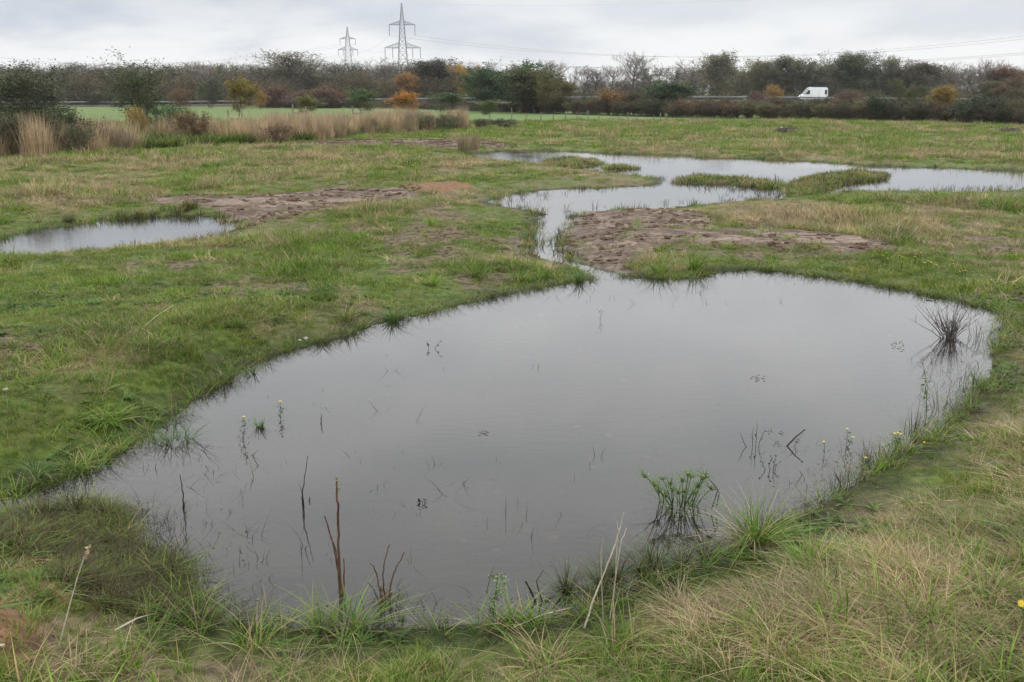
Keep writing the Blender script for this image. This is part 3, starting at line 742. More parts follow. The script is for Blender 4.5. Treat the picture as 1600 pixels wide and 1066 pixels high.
k = (sdn < -.02) & (RNG.uniform(0, 1, len(fx)) < np.exp(sdn * 3.2) * .55 * ss(fbm(fx * 1.2, fy * 1.2, 98, 3), .38, .6) + .006)
o = scatter_pts('floating_debris', 'small floating bits of leaf and stem along the margins of the near pond', [fleck(i) for i in range(8)], fx[k], fy[k], .005, .016, 0, (.8, 1.2), water=True)
for v_ in o.data.vertices: v_.co.z = .003
def far_sprigs():
    x, y = in_poly(gpoly([(770, 318), (830, 300), (1240, 292), (1230, 306), (1050, 326), (850, 332)]), 120, 0)
    s = water_sd(x, y); k = (s < 0) & ((s > -1.2))
    x2, y2 = in_poly(gpoly([(1040, 280), (1250, 280), (1300, 300), (1600, 288), (1600, 300), (1250, 310), (1050, 292)]), 200, 0)
    s2 = water_sd(x2, y2); k2 = s2 < 0
    return np.concatenate([x[k], x2[k2]]), np.concatenate([y[k], y2[k2]])
fx, fy = far_sprigs()
scatter_pts('far_water_sprigs', 'sparse rush stems standing in the far pond', [blades('p', 7, .12, .22, .012, .3, .3, 470 + i, M_WET, 3) for i in range(4)], fx, fy, .4, 1.2, 0, water=True)

# broad leaved weeds between the grass
def rosette(i, mat):
    return blades('weed', 11, .012, .055, .022, 1.1, .7, 480 + i, mat, 4, .4, outward=1)
wx_ = RNG.uniform(-9, 10, 9000); wy_ = RNG.uniform(2.2, 15, 9000)
ws = water_sd(wx_, wy_); kk = (ws > .04) & (fbm(wx_ * .9, wy_ * .9, 93, 3) > .49) & (np.abs(wx_) < wy_ * .56 + 1)
M_WEED = leafy_mat('weed_leaf', ((0.05, 0.11, 0.02), (0.12, 0.2, 0.04)))
scatter_pts('low_weeds', 'low broad leaved weeds growing between the grass near the pond', [rosette(i, M_WEED) for i in range(4)], wx_[kk], wy_[kk], .5, 1.35, .005)
# soil clods and turned sods
def clod_mesh(seed, mat, flat=.6):
    import bmesh
    bm = bmesh.new(); bmesh.ops.create_icosphere(bm, subdivisions=2, radius=1.0)
    r = random.Random(seed); o = (r.uniform(0, 9), r.uniform(0, 9), r.uniform(0, 9))
    from mathutils import noise
    for v in bm.verts:
        f = .72 + .55 * noise.noise(v.co * 1.3 + Vector(o)) + .25 * noise.noise(v.co * 3 + Vector(o)); v.co *= f; v.co.z *= flat
    me = bpy.data.meshes.new('clod'); bm.to_mesh(me); bm.free(); me.materials.append(mat); return me
clods = [clod_mesh(i, M_CLOD) for i in range(5)]
cx, cy, cs = [], [], []
for i, P in enumerate(MUD[:4] + [SOIL[2]] + [[tuple(at(a, b, .17)[:2]) for a, b in [(20, 900), (135, 895), (135, 945), (10, 950)]]]):
    A = np.array(P); ar = 0.5 * abs(np.dot(A[:, 0], np.roll(A[:, 1], 1)) - np.dot(A[:, 1], np.roll(A[:, 0], 1)))
    x, y = in_poly(P, int(min(ar * (40 if i < 4 else 120), 6500)), .3 if i < 4 else .1)
    k = (fbm(x * 1.3, y * 1.3, 95) > .47) & (water_sd(x, y) > .05)
    cx.append(x[k]); cy.append(y[k])
cx, cy = np.concatenate(cx), np.concatenate(cy)
k = cy > 10
scatter_pts('soil_clods', 'brown clods of turned soil along the mud banks', clods, cx[k], cy[k], .015, .10, 0, (.5, 1.2))
scatter_pts('near_soil_crumbs', 'reddish crumbs of soil at the lower left corner', clods, cx[~k], cy[~k], .005, .02, 0, (.6, 1.1))
# turned divots in the left meadow
dv = []
for (px, py, rx_, ry_, n) in ((395, 410, 45, 6, 80), (700, 365, 70, 10, 160), (270, 485, 60, 8, 50), (120, 522, 50, 8, 70), (300, 462, 40, 6, 40), (640, 390, 90, 14, 160), (450, 420, 60, 8, 50), (30, 560, 60, 12, 50), (1570, 395, 40, 6, 60), (1330, 405, 60, 8, 70), (60, 545, 80, 8, 40)):
    for _ in range(n):
        p = gp(px + RNG.normal(0, rx_ * .5), py + RNG.normal(0, ry_ * .5)); dv.append((p.x, p.y))
dv = np.array(dv)
scatter_pts('turf_divots', 'brown divots of turned turf in the left meadow', clods, dv[:, 0], dv[:, 1], .015, .06, 0, (.5, 1.1))

# ------------------------------------------------------------------ tall dry grass strip at the back left
front = [gp(*q) for q in ((-160, 258), (0, 247), (150, 239), (320, 228), (480, 221), (600, 208), (725, 201))]
deepy = [9, 9, 10, 12, 13, 11, 3]
STRIP = [(p.x, p.y) for p in front] + [(p.x * 1.06, p.y + d) for p, d in reversed(list(zip(front, deepy)))]
x, y = in_poly(STRIP, 3600, .2)
dn = fbm(x * .35, y * .35, 97, 3); k = dn + RNG.uniform(-.06, .06, len(x)) > .50
M_REED = leafy_mat('tall_dry_grass', ((0.36, 0.28, 0.19), (0.58, 0.48, 0.35), (0.25, 0.17, 0.10)), trans=0.2, world_patch=0.9)
scatter_pts('tall_dry_grass', 'waist high beige dry grass in a strip before the green field', [blades('t', 46, .32, 1.3, .020, .14, .14, 500 + i, M_REED, 3, .45) for i in range(5)], x[k], y[k], .35, 1.05, 0)
scatter_pts('strip_weeds', 'green weeds mixed into the tall dry grass strip', [blades('t', 46, .4, .5, .03, .35, .3, 510 + i, (M_LUSH, M_WET, M_FINE)[i], 3, .4) for i in range(3)], x[~k], y[~k], .5, 1.3, 0)

# ------------------------------------------------------------------ trees
def grow_tree(seed, H, base, spread, n1, n2, n3, trunk_r, up=0.55, n4=3, stems=1, crown='round'):
    r = np.random.RandomState(seed); segs = []; twigs = []
    def nrm(v): return v / (np.linalg.norm(v) + 1e-9)
    def branch(p, d, Lb, rad, lev):
        ns = (7, 4, 3, 2)[lev]; st = Lb / ns; kids = []
        for s in range(ns):
            d = nrm(d + r.normal(0, (.06, .13, .17, .2)[lev], 3) + np.array([0, 0, (.02, .10, .10, .06)[lev]]))
            q = p + d * st; r0 = rad * (1 - s / ns * .75); r1 = rad * (1 - (s + 1) / ns * .75)
            if lev >= 3: twigs.append((p, q, r0, r1))
            else: segs.append((p, q, r0, r1, lev))
            kids.append((q.copy(), d.copy(), (s + 1) / ns)); p = q
        if lev < 3:
            cnt = (n1, n2, n3)[lev]
            for c in range(cnt):
                if lev == 0:
                    f = base + (1 - base) * (c + r.uniform(.2, .9)) / cnt
                    shape = math.sin(math.pi * min(.93, .18 + .72 * (f - base) / (1 - base))) if crown == 'round' else (1.15 - .85 * (f - base) / (1 - base))
                    Lk = spread * max(.25, shape) * r.uniform(.8, 1.15)
                else:
                    f = r.uniform(.25, 1.0); Lk = Lb * r.uniform(.38, .62)
                k = min(int(f * ns), ns - 1); pp, dd, _ = kids[k]
                if k > 0: pp = kids[k - 1][0] + (pp - kids[k - 1][0]) * r.uniform(0, 1)
                a = c * 2.399 + r.uniform(-.5, .5) if lev == 0 else r.uniform(0, 6.28)
                t1 = nrm(np.cross(dd, [0.31, .2, 1.0] if abs(dd[2]) < .9 else [1.0, 0, .1])); t2 = np.cross(dd, t1)
                out = t1 * math.cos(a) + t2 * math.sin(a)
                nd = nrm(out * (1 - up * .5) + dd * (up if lev == 0 else .75) + np.array([0, 0, .15]))
                branch(pp, nd, Lk, rad * (.42 if lev == 0 else .5) * (1 - .3 * f), lev + 1)
    for s in range(stems):
        if stems == 1: branch(np.zeros(3), np.array([0, 0, 1.0]), H * .93, trunk_r, 0)
        else:
            a = 6.283 * s / stems; branch(np.array([math.cos(a), math.sin(a), 0]) * .12 * spread, nrm(np.array([math.cos(a) * .45, math.sin(a) * .45, 1.0])), H * r.uniform(.7, .95), trunk_r, 0)
    return segs, twigs
def seg_mesh(name, segs, n, mat, wv=None, seed=0):
    p = np.array([s[0] for s in segs]); q = np.array([s[1] for s in segs]); r0 = np.array([s[2] for s in segs]); r1 = np.array([s[3] for s in segs])
    d = q - p; d /= np.linalg.norm(d, axis=1)[:, None] + 1e-9
    ref = np.where(np.abs(d[:, :1]) < .8, np.array([[1., 0, 0]]), np.array([[0, 1., 0]]))
    u = np.cross(d, ref); u /= np.linalg.norm(u, axis=1)[:, None]; w = np.cross(d, u)
    m = len(segs); V = np.zeros((m, 2, n, 3))
    for k in range(n):
        a = 2 * math.pi * k / n; o = u * math.cos(a) + w * math.sin(a)
        V[:, 0, k] = p + o * r0[:, None]; V[:, 1, k] = q + o * r1[:, None]
    I = np.arange(m * 2 * n).reshape(m, 2, n)
    F = np.concatenate([np.stack([I[:, 0, k], I[:, 0, (k + 1) % n], I[:, 1, (k + 1) % n], I[:, 1, k]], -1) for k in range(n)])
    rs = np.random.RandomState(seed); v = rs.uniform(0, 1, m)
    return mesh_np(name, V.reshape(-1, 3), F, [mat], n > 3, {'v': ('FACE', np.tile(v, n)), 'w': ('FACE', np.tile(rs.uniform(.2, .8, m), n))})
def make_tree(name, seed, H, base, spread, n1, n2, n3, trunk_r, up, twig_r, leaf_n, leaf_s, cat='tree', stems=1, crown='round', min_r=.012, leaf_top=1.0, jit=.25):
    """a thing with a trunk (and limbs) and a crown of twigs or leaves; made once of each kind, then copied"""
    segs, twigs = grow_tree(seed, H, base, spread, n1, n2, n3, trunk_r, up, stems=stems, crown=crown)
    root = empty(name); root['category'] = cat; root['label'] = name.replace('_', ' ')
    big = [(a, b, max(c, min_r), max(d, min_r * .8)) for a, b, c, d, l in segs if l <= 1]
    small = [(a, b, max(c * .8, twig_r), max(d * .8, twig_r * .8)) for a, b, c, d, l in segs if l == 2] + [(a, b, twig_r, twig_r * .5) for a, b, c, d in twigs]
    ob('trunk', seg_mesh('trunk', big, 5, M_BARK, seed=seed), root)
    ob('twigs', seg_mesh('twigs', small, 3, M_TWIG, seed=seed), root, color=(.10, .085, .075))
    if leaf_n:
        r = np.random.RandomState(seed + 1)
        tips = np.array([t[1] for t in twigs]); k = r.randint(0, len(tips), leaf_n)
        c = tips[k] + r.normal(0, jit, (leaf_n, 3)) * spread * .30
        zz_ = c[:, 2] / H; c = c[(c[:, 2] > .05) & (r.uniform(0, 1, leaf_n) < np.where(zz_ > .75, leaf_top, 1))]
        cl = fbm(c[:, 0] * 2.2 / spread * 2 + 5, c[:, 2] * 4.4 / H * 2 + c[:, 1] * 2 / spread, seed, 2)
        ob('crown', leaf_mesh('crown', c, leaf_s, r, M_LEAF, W=np.clip(cl * .9 + r.uniform(-.25, .25, len(c)), 0, 1)), root, color=(.08, .1, .03))
    root['H'] = H
    return root
protos = {}
def P_(k, *a, **kw):
    protos[k] = make_tree(*a, **kw); protos[k].location = (0, -200, -50)
P_('bare0', 'bare_tree', 11, 12, .22, 5.0, 26, 6, 5, .20, .75, .026, 0, 0)
P_('bare1', 'bare_tree', 12, 12, .30, 4.2, 24, 6, 5, .18, .85, .026, 0, 0, stems=1)
P_('bare2', 'bare_tree', 13, 12, .12, 4.0, 13, 6, 5, .14, .8, .026, 0, 0, stems=3)
P_('bare3', 'bare_tree', 14, 12, .30, 5.6, 26, 7, 5, .24, .6, .028, 0, 0)
P_('thin0', 'half_bare_tree', 21, 12, .22, 4.6, 24, 6, 5, .18, .8, .024, 5200, .28, leaf_top=.6)
P_('thin1', 'half_bare_tree', 22, 12, .18, 4.2, 13, 6, 4, .15, .75, .024, 5200, .28, stems=3, leaf_top=.6)
P_('leafy0', 'leafy_tree', 31, 12, .14, 5.2, 28, 6, 4, .20, .7, .024, 13000, .31)
P_('leafy1', 'leafy_tree', 32, 12, .12, 5.0, 14, 6, 4, .16, .7, .024, 13000, .31, stems=3)
P_('shrub0', 'hedge_shrub', 41, 3, .05, 1.9, 7, 5, 4, .04, .7, .014, 5500, .17, cat='shrub', stems=5, min_r=.015)
P_('shrub1', 'hedge_shrub', 42, 3, .05, 2.1, 7, 5, 4, .04, .6, .014, 5000, .17, cat='shrub', stems=6, min_r=.015)
P_('shrub2', 'hedge_shrub', 43, 3, .05, 1.8, 7, 6, 4, .035, .8, .016, 4200, .15, cat='shrub', stems=6, min_r=.015)
P_('fruit0', 'fruit_tree', 51, 5, .30, 2.7, 20, 6, 5, .09, .75, .010, 11000, .13, leaf_top=.45)
P_('fruit1', 'young_fruit_tree', 52, 4, .38, 1.8, 16, 6, 4, .05, .7, .010, 5500, .11)
P_('bush0', 'bush', 61, 2, .05, 1.2, 7, 5, 4, .03, .7, .008, 6000, .09, cat='bush', stems=5, min_r=.008)
P_('bush1', 'bush', 62, 2, .05, 1.3, 7, 5, 4, .03, .6, .008, 3200, .09, cat='bush', stems=6, min_r=.008)
used_first = set()
def place(k, name, px, dist, top_py, label, cat, base_z=None, wpx=None, group=None, leaf=None, twig=None, rz=None, base_py=None):
    """top at photo row top_py, at the given distance; real width from its width in the photo"""
    src = protos[k]
    p = atd(px, top_py, dist); z0 = 0.0 if base_z is None else base_z
    if base_py is not None: q = gp(px, base_py); p = atd(px, top_py, q.y); z0 = q.z; dist = q.y
    Hh = max(p[2] - z0, .3); s = Hh / (src['H'] * 1.0)
    sxy = s
    if wpx is not None:
        wid = wpx * math.hypot(dist, 0) / F_PX
        sxy = wid / proto_w[k] * (1.22 if k[:4] in ('leaf', 'thin') else 1.08)
    col = {}
    if leaf is not None: col['crown'] = leaf
    if twig is not None: col['twigs'] = twig
    r = copy_tree(src, (p[0], p[1], z0 - .05), random.uniform(0, 6.28) if rz is None else rz, (sxy, sxy, s), label, group, col)
    r.name = name; r['category'] = cat
    return r
proto_w = {}
for k, r in protos.items():
    mx, mz = [], []
    for c in r.children:
        a = np.zeros(len(c.data.vertices) * 3, np.float32); c.data.vertices.foreach_get('co', a); a = a.reshape(-1, 3)
        mx.append(np.percentile(np.abs(a[:, :2]), 97)); mz.append(np.percentile(a[:, 2], 99.7))
    proto_w[k] = 2 * max(mx); r['H'] = float(max(mz))

# road embankment first: it carries the verge trees
ROAD_Y = 208.0
RZ = [(-420, .0), (-200, .1), (-110, .2), (-64, .35), (-30, .8), (0, 1.15), (30, 1.3), (48, 1.25), (65, 1.1), (101, .75), (200, .7), (420, .5)]
def road_z(x): return float(np.interp(x, [a for a, b in RZ], [b for a, b in RZ]))
def strip(name, prof, mat, kind='structure'):
    xs = np.linspace(-420, 420, 121); V = []; F = []
    for x_ in xs:
        for dy, dz, absz in prof: V.append((x_, ROAD_Y + dy, dz if absz else road_z(x_) + dz))
    m = len(prof)
    for i in range(len(xs) - 1):
        for j in range(m - 1): F.append((i * m + j, (i + 1) * m + j, (i + 1) * m + j + 1, i * m + j + 1))
    me = bpy.data.meshes.new(name); me.from_pydata(V, [], F); me.materials.append(mat); me.update()
    o = ob(name, me); tag(o, kind=kind); return o
strip('road_embankment', [(-13, -.1, True), (-9, .25, True), (-6.2, -.25, False), (-5.2, -.03, False), (6.2, -.03, False), (13, -.4, False), (24, .1, True), (60, -.1, True)], M_EMB)
strip('road', [(-4.2, .0, False), (4.2, .0, False)], M_ASPH)
for dy in (-3.7, 0, 3.7): strip('road_marking', [(dy - .08, .006, False), (dy + .08, .006, False)], M_LINE)

def guard_rail():
    r = empty('guard_rail', (0, ROAD_Y - 4.9, road_z(0))); tag(r, 'long steel guard rail along the embankment road', 'guard rail')
    a = MB(); xs = np.arange(-200, 230, 4.0)
    for z, dy in ((.55, 0), (.62, -.05), (.68, 0), (.74, -.05), (.82, 0)): pass
    V = []; F = []
    prof = [(0, .50), (-.07, .56), (-.07, .62), (-.02, .66), (-.07, .70), (-.07, .76), (0, .82), (.02, .82), (.02, .50)]
    for x_ in xs:
        for dy, z in prof: V.append((x_, dy, road_z(x_) - road_z(0) + z))
    m = len(prof)
    F = [(i * m + j, (i + 1) * m + j, (i + 1) * m + (j + 1) % m, i * m + (j + 1) % m) for i in range(len(xs) - 1) for j in range(m)]
    a.add(V, F); ob('rail', a.mesh('rail', M_RAIL), r)
    pm = MB(); pm.box((0, 0, .30), (.10, .06, .85)); pmesh = pm.mesh('rail_post', M_GALV)
    for x_ in xs: ob('post', pmesh, r, (x_, .12, road_z(x_) - road_z(0)))
guard_rail()

TW_D = (.17, .148, .125); TW_M = (.215, .188, .158); TW_G = (.27, .24, .205)
OLV = (.18, .17, .075); GRN = (.055, .085, .028); DGR = (.045, .08, .03); BRN = (.15, .10, .055); RUST = (.18, .09, .042); YEL = (.42, .25, .045); ORA = (.42, .19, .035); KHK = (.13, .12, .05)
# skyline trees one can tell apart: (kind, px, dist, top row, width px, crown colour, twig colour, label)
SKY = [
 ('bare0', 95, 255, 100, 60, None, TW_D, 'dark bare tree at the left edge skyline, just right of the left bush'),
 ('bare1', 150, 262, 101, 55, None, TW_D, 'bare tree in the belt midway between left bush and fruit tree'),
 ('thin0', 285, 258, 103, 50, OLV, TW_M, 'olive tinged tree in the belt right of the large fruit tree'),
 ('bare0', 303, 250, 96, 48, None, TW_G, 'pale twigged tree above the orange shrub, right of the fruit tree'),
 ('bare3', 330, 252, 96, 50, None, TW_G, 'pale bare tree in the belt, second past the fruit tree'),
 ('thin1', 368, 250, 96, 46, OLV, TW_M, 'half bare tree above the yellow staked tree'),
 ('bare1', 400, 250, 100, 44, None, TW_M, 'narrow bare tree left of the tallest clump in the belt'),
 ('bare0', 438, 246, 88, 56, None, TW_G, 'tall bare tree at the left of the tallest clump'),
 ('thin0', 458, 244, 79, 62, OLV, TW_G, 'tallest tree of the left belt, sparse green leaves at the top'),
 ('bare3', 482, 246, 88, 54, None, TW_G, 'bare tree at the right of the tallest clump'),
 ('bare1', 515, 250, 97, 44, None, TW_G, 'bare tree just left of the smaller pylon'),
 ('thin1', 545, 250, 93, 42, DGR, TW_M, 'leafier tree standing before the smaller pylon'),
 ('bare0', 588, 248, 90, 54, None, TW_G, 'pale wide bare tree between the two pylons'),
 ('bare2', 612, 252, 99, 40, None, TW_D, 'dark slim tree left of the taller pylon'),
 ('bare0', 655, 256, 93, 44, None, TW_G, 'pale fan shaped bare tree right of the taller pylon'),
 ('leafy0', 675, 235, 92, 62, (.075, .078, .045), TW_D, 'dark ivy green tree right of the taller pylon'),
 ('leafy1', 706, 237, 94, 50, (.078, .08, .046), TW_D, 'dull green broad tree left of the yellow crowned tree'),
 ('leafy0', 639, 222, 113, 25, (.34, .19, .055), TW_M, 'small round orange tree below the taller pylon'),
 ('leafy1', 742, 222, 100, 40, YEL, TW_M, 'golden yellow tree tucked behind the big dark green tree'),
 ('bare1', 862, 248, 94, 42, None, TW_G, 'pale bare tree rising right behind the dark green tree'),
 ('bare2', 885, 250, 104, 34, None, TW_G, 'slim bare tree, first in the gappy row right of the green trees'),
 ('bare1', 915, 250, 102, 30, None, TW_G, 'thin bare tree in the gappy row above the pale sky gap'),
 ('bare1', 932, 250, 109, 26, None, TW_M, 'low dark topped tree left of the round bare tree'),
 ('bare3', 955, 252, 101, 42, None, TW_G, 'bare tree touching the left of the round bare tree'),
 ('bare3', 987, 238, 80, 44, None, TW_D, 'tall round bare tree standing alone against the sky'),
 ('thin0', 1008, 250, 112, 34, OLV, TW_M, 'low half bare tree under the right of the round bare tree'),
 ('thin1', 1034, 246, 101, 50, GRN, TW_G, 'greenish tree right of the round bare tree'),
 ('bare0', 1088, 244, 92, 56, None, TW_G, 'bare tree left of the tall dense grey green tree'),
 ('leafy0', 1125, 236, 81, 42, (.18, .175, .10), TW_G, 'tall dense grey green tree left of the white van'),
 ('leafy1', 1162, 246, 93, 42, (.20, .19, .09), TW_G, 'sparse tree right of the tall grey green tree'),
 ('leafy0', 1190, 246, 92, 38, (.20, .19, .09), TW_G, 'narrow tree halfway between tall grey green tree and van'),
 ('leafy0', 1222, 243, 87, 44, (.13, .13, .07), TW_G, 'pale green tinged tree just left of the white van'),
 ('leafy1', 1257, 243, 88, 40, (.12, .125, .07), TW_G, 'thin tree directly above the nose of the van'),
 ('leafy1', 1294, 240, 80, 48, (.18, .175, .105), TW_G, 'round topped tree directly above the rear of the van'),
 ('leafy0', 1344, 238, 82, 54, (.085, .11, .045), TW_M, 'fresh green round tree right of the van'),
 ('leafy1', 1385, 240, 87, 40, (.095, .095, .055), TW_M, 'brown green tree right of the fresh green round tree'),
 ('leafy1', 1405, 242, 90, 38, (.20, .19, .09), TW_D, 'dark lumpy topped tree at the right belt'),
 ('leafy0', 1432, 238, 95, 48, (.11, .095, .05), TW_M, 'sloping brown green tree before the dip in the skyline'),
 ('bare0', 1463, 246, 109, 36, None, TW_D, 'low bare tree in the dip of the right skyline'),
 ('bare3', 1493, 244, 96, 34, None, TW_G, 'round bare tree right of the dip in the skyline'),
 ('bare1', 1520, 246, 103, 34, None, TW_M, 'grey bare tree third from the right edge'),
 ('bare3', 1547, 246, 91, 46, None, TW_G, 'broad pale bare tree second from the right edge'),
 ('leafy0', 1578, 244, 103, 40, RUST, TW_D, 'brownish tree at the right edge of the belt'),
 ('bare0', 1604, 246, 98, 44, None, TW_D, 'bare tree cut by the right edge of the picture'),
]
for k, px, d, top, w, lc, tw, lb in SKY:
    lc2 = lc; place(k, {'b': 'bare_tree', 't': 'half_bare_tree', 'l': 'leafy_tree'}[k[0]], px, d, top, lb, 'tree', 0.1, w * 1.15, None, lc, tw)
MARKS = [(-200, 'off the left edge'), (0, 'behind the left edge fruit tree'), (100, 'between the two large fruit trees'), (175, 'behind the large fruit tree'), (255, 'right of the large fruit tree'), (340, 'behind the yellow green young tree'), (405, 'left of the tallest clump'), (440, 'behind the tallest clump'), (500, 'by the foot of the smaller pylon'), (560, 'between the two pylons'), (612, 'at the foot of the taller pylon'), (670, 'left of the golden yellow tree'), (745, 'behind the large dark green tree'),
         (870, 'right of the green tree clump'), (935, 'left of the tall round bare tree'), (1000, 'right of the tall round bare tree'), (1070, 'left of the dense grey green tree'), (1145, 'right of the dense grey green tree'), (1215, 'just left of the white van'), (1250, 'above the white van'), (1310, 'behind the fresh green round tree'), (1370, 'right of the fresh green round tree'), (1445, 'around the dip in the right skyline'), (1510, 'right of the skyline dip'), (1575, 'at the right edge')]
def mark(px): return [t for a, t in MARKS if a <= px][-1]
KADJ = {'bare0': 'broad bare', 'bare1': 'tall bare', 'bare2': 'many stemmed bare', 'bare3': 'round bare', 'thin0': 'half bare', 'thin1': 'half bare branching', 'leafy0': 'leafy round', 'leafy1': 'leafy many stemmed'}
# crowded stems of the belt behind, too alike to tell apart
segs_lab = [(-80, 330, 'dark bare tree crowded in the belt left of the pylons', 99, 7),
            (330, 760, 'brown bare tree crowded in the belt around the pylons', 100, 8),
            (760, 1060, 'thin bare tree crowded low in the belt behind the gaps', 119, 9),
            (1060, 1680, 'dull tree crowded in the belt behind the white van', 104, 10)]
for a, b, lb, top, step in segs_lab:
    px = a
    while px < b:
        d = random.choice([262, 275, 290]); k = random.choice(['bare0', 'bare1', 'bare2', 'bare3', 'bare2', 'thin1'] + (['leafy0', 'leafy1', 'thin0', 'thin1'] if px > 1060 else []))
        tp = top + (random.uniform(-3, 12) if px < 760 else random.uniform(2, 16))
        lb = '%s %s row belt tree %s' % (KADJ[k], {262: 'front', 275: 'middle', 290: 'back'}[d], mark(px))
        place(k, 'bare_tree' if k[0] == 'b' else ('leafy_tree' if k[0] == 'l' else 'half_bare_tree'), px, d, tp, lb, 'tree', 0.0, random.uniform(34, 50), lb.replace(' tree ', ' trees ', 1), random.choice([OLV, BRN, (.16, .145, .08)]), random.choice([TW_D, TW_M, (.11, .09, .08)]))
        px += step * random.uniform(.7, 1.5)
def ball(n):
    v = RNG.normal(0, 1, (n, 3)); v /= np.linalg.norm(v, axis=1)[:, None]; return v * RNG.uniform(.15, 1, (n, 1)) ** .6
# undergrowth beneath the belt: one mass
UG = leafy_mat('undergrowth', ((.09, .075, .05), (.17, .13, .085), (.10, .115, .05)), world_patch=.9)
UGM = [leaf_mesh('u', ball(2600) * np.array([3.2, 3.2, 2.2]) + np.array([0, 0, 1.8]), .24, np.random.RandomState(5 + i), UG) for i in range(3)] + [protos['shrub2'].children[1].data]
ux = RNG.uniform(-190, 8, 420); uy = RNG.uniform(222, 262, 420)
scatter_pts('woodland_undergrowth', 'tangled brown undergrowth filling the foot of the left half of the far tree belt', UGM, ux, uy, .75, 1.3, -.3, (1.0, 1.9))
ux = RNG.uniform(8, 190, 300); uy = RNG.uniform(222, 262, 300)
scatter_pts('thicket_undergrowth', 'lower undergrowth at the foot of the gappy right half of the far tree belt', UGM, ux, uy, .5, .95, -.3, (.8, 1.15))

# front row of the right: trees and shrubs between the field and the road
FRONT = [
 ('leafy1', 'leafy_tree', 790, 148, 93, 92, (.042, .105, .030), 'tree', 'large dense dark green tree at the end of the field'),
 ('leafy0', 'leafy_tree', 762, 152, 106, 62, (.045, .085, .034), 'tree', 'dark green crown leaning over the left of the large green tree'),
 ('leafy0', 'leafy_tree', 836, 140, 104, 84, (.09, .10, .032), 'tree', 'olive green tree adjoining the right of the large green tree'),
 ('leafy1', 'leafy_tree', 860, 136, 112, 56, (.13, .115, .035), 'tree', 'yellow olive tree at the right end of the green clump'),
 ('leafy0', 'leafy_tree', 1038, 125, 126, 62, (.05, .09, .034), 'tree', 'rich green rounded tree in the hedge right of the orange shrub'),
 ('leafy1', 'leafy_tree', 1008, 128, 132, 50, (.10, .085, .035), 'tree', 'brownish olive tree in the hedge beside the rich green one'),
 ('shrub0', 'shrub', 955, 128, 137, 44, (.26, .15, .04), 'shrub', 'bright ochre shrub left of the round bare tree'),
 ('shrub1', 'shrub', 1058, 150, 128, 34, (.20, .11, .05), 'shrub', 'russet shrub behind the rich green hedge tree'),
 ('shrub0', 'shrub', 1208, 185, 131, 26, (.36, .22, .05), 'shrub', 'yellow orange shrub beside the road left of the van'),
 ('shrub1', 'shrub', 1182, 175, 140, 28, (.13, .06, .05), 'shrub', 'dark red brown shrub left of the yellow orange roadside shrub'),
 ('leafy0', 'leafy_tree', 1482, 99, 132, 30, (.30, .21, .04), 'tree', 'golden green small tree in the right hedge'),
 ('leafy1', 'leafy_tree', 1425, 120, 122, 40, (.085, .10, .03), 'tree', 'fresh olive tree in the hedge left of the golden one'),
 ('shrub0', 'shrub', 1372, 103, 146, 50, (.05, .075, .028), 'shrub', 'dark green spreading shrub below the fresh green belt tree'),
 ('shrub1', 'shrub', 1520, 94, 145, 50, (.045, .07, .028), 'shrub', 'dark green shrub right of the golden small tree'),
 ('shrub0', 'shrub', 1560, 92, 148, 46, (.05, .07, .028), 'shrub', 'dark green shrub near the right edge of the hedge'),
 ('leafy1', 'leafy_tree', 1590, 150, 120, 50, (.13, .085, .04), 'tree', 'rust tinted low tree at the right edge above the hedge'),
 ('leafy0', 'leafy_tree', 1545, 160, 125, 44, (.10, .09, .04), 'tree', 'brown olive low tree above the right end of the hedge'),
 ('shrub2', 'shrub', 1330, 150, 138, 40, (.14, .075, .04), 'shrub', 'rusty twiggy shrub right of the van, below the road'),
 ('shrub0', 'shrub', 283, 175, 136, 34, (.19, .11, .05), 'shrub', 'orange brown shrub at the foot of the left belt'),
 ('shrub0', 'shrub', 480, 180, 138, 60, (.15, .085, .045), 'shrub', 'broad rusty shrub mass below the tallest clump'),
 ('shrub1', 'shrub', 425, 185, 132, 60, (.17, .08, .045), 'shrub', 'reddish brown shrub left of the broad rusty one'),
 ('shrub1', 'shrub', 520, 182, 134, 50, (.16, .08, .042), 'shrub', 'rust brown shrub below the smaller pylon'),
 ('shrub0', 'shrub', 405, 172, 140, 16, (.38, .2, .04), 'shrub', 'small orange yellow shrub right of the yellow staked tree'),
 ('shrub1', 'shrub', 325, 185, 118, 34, (.07, .085, .035), 'shrub', 'tall olive green shrub behind the yellow staked tree'),
 ('shrub0', 'shrub', 145, 200, 142, 34, (.07, .07, .035), 'shrub', 'low olive shrub at the foot of the belt on the left'),
]
for k, nm, px, d, top, w, lc, cat, lb in FRONT:
    place(k, nm, px, d, top, lb, cat, 0.0, w, None, lc, TW_D)
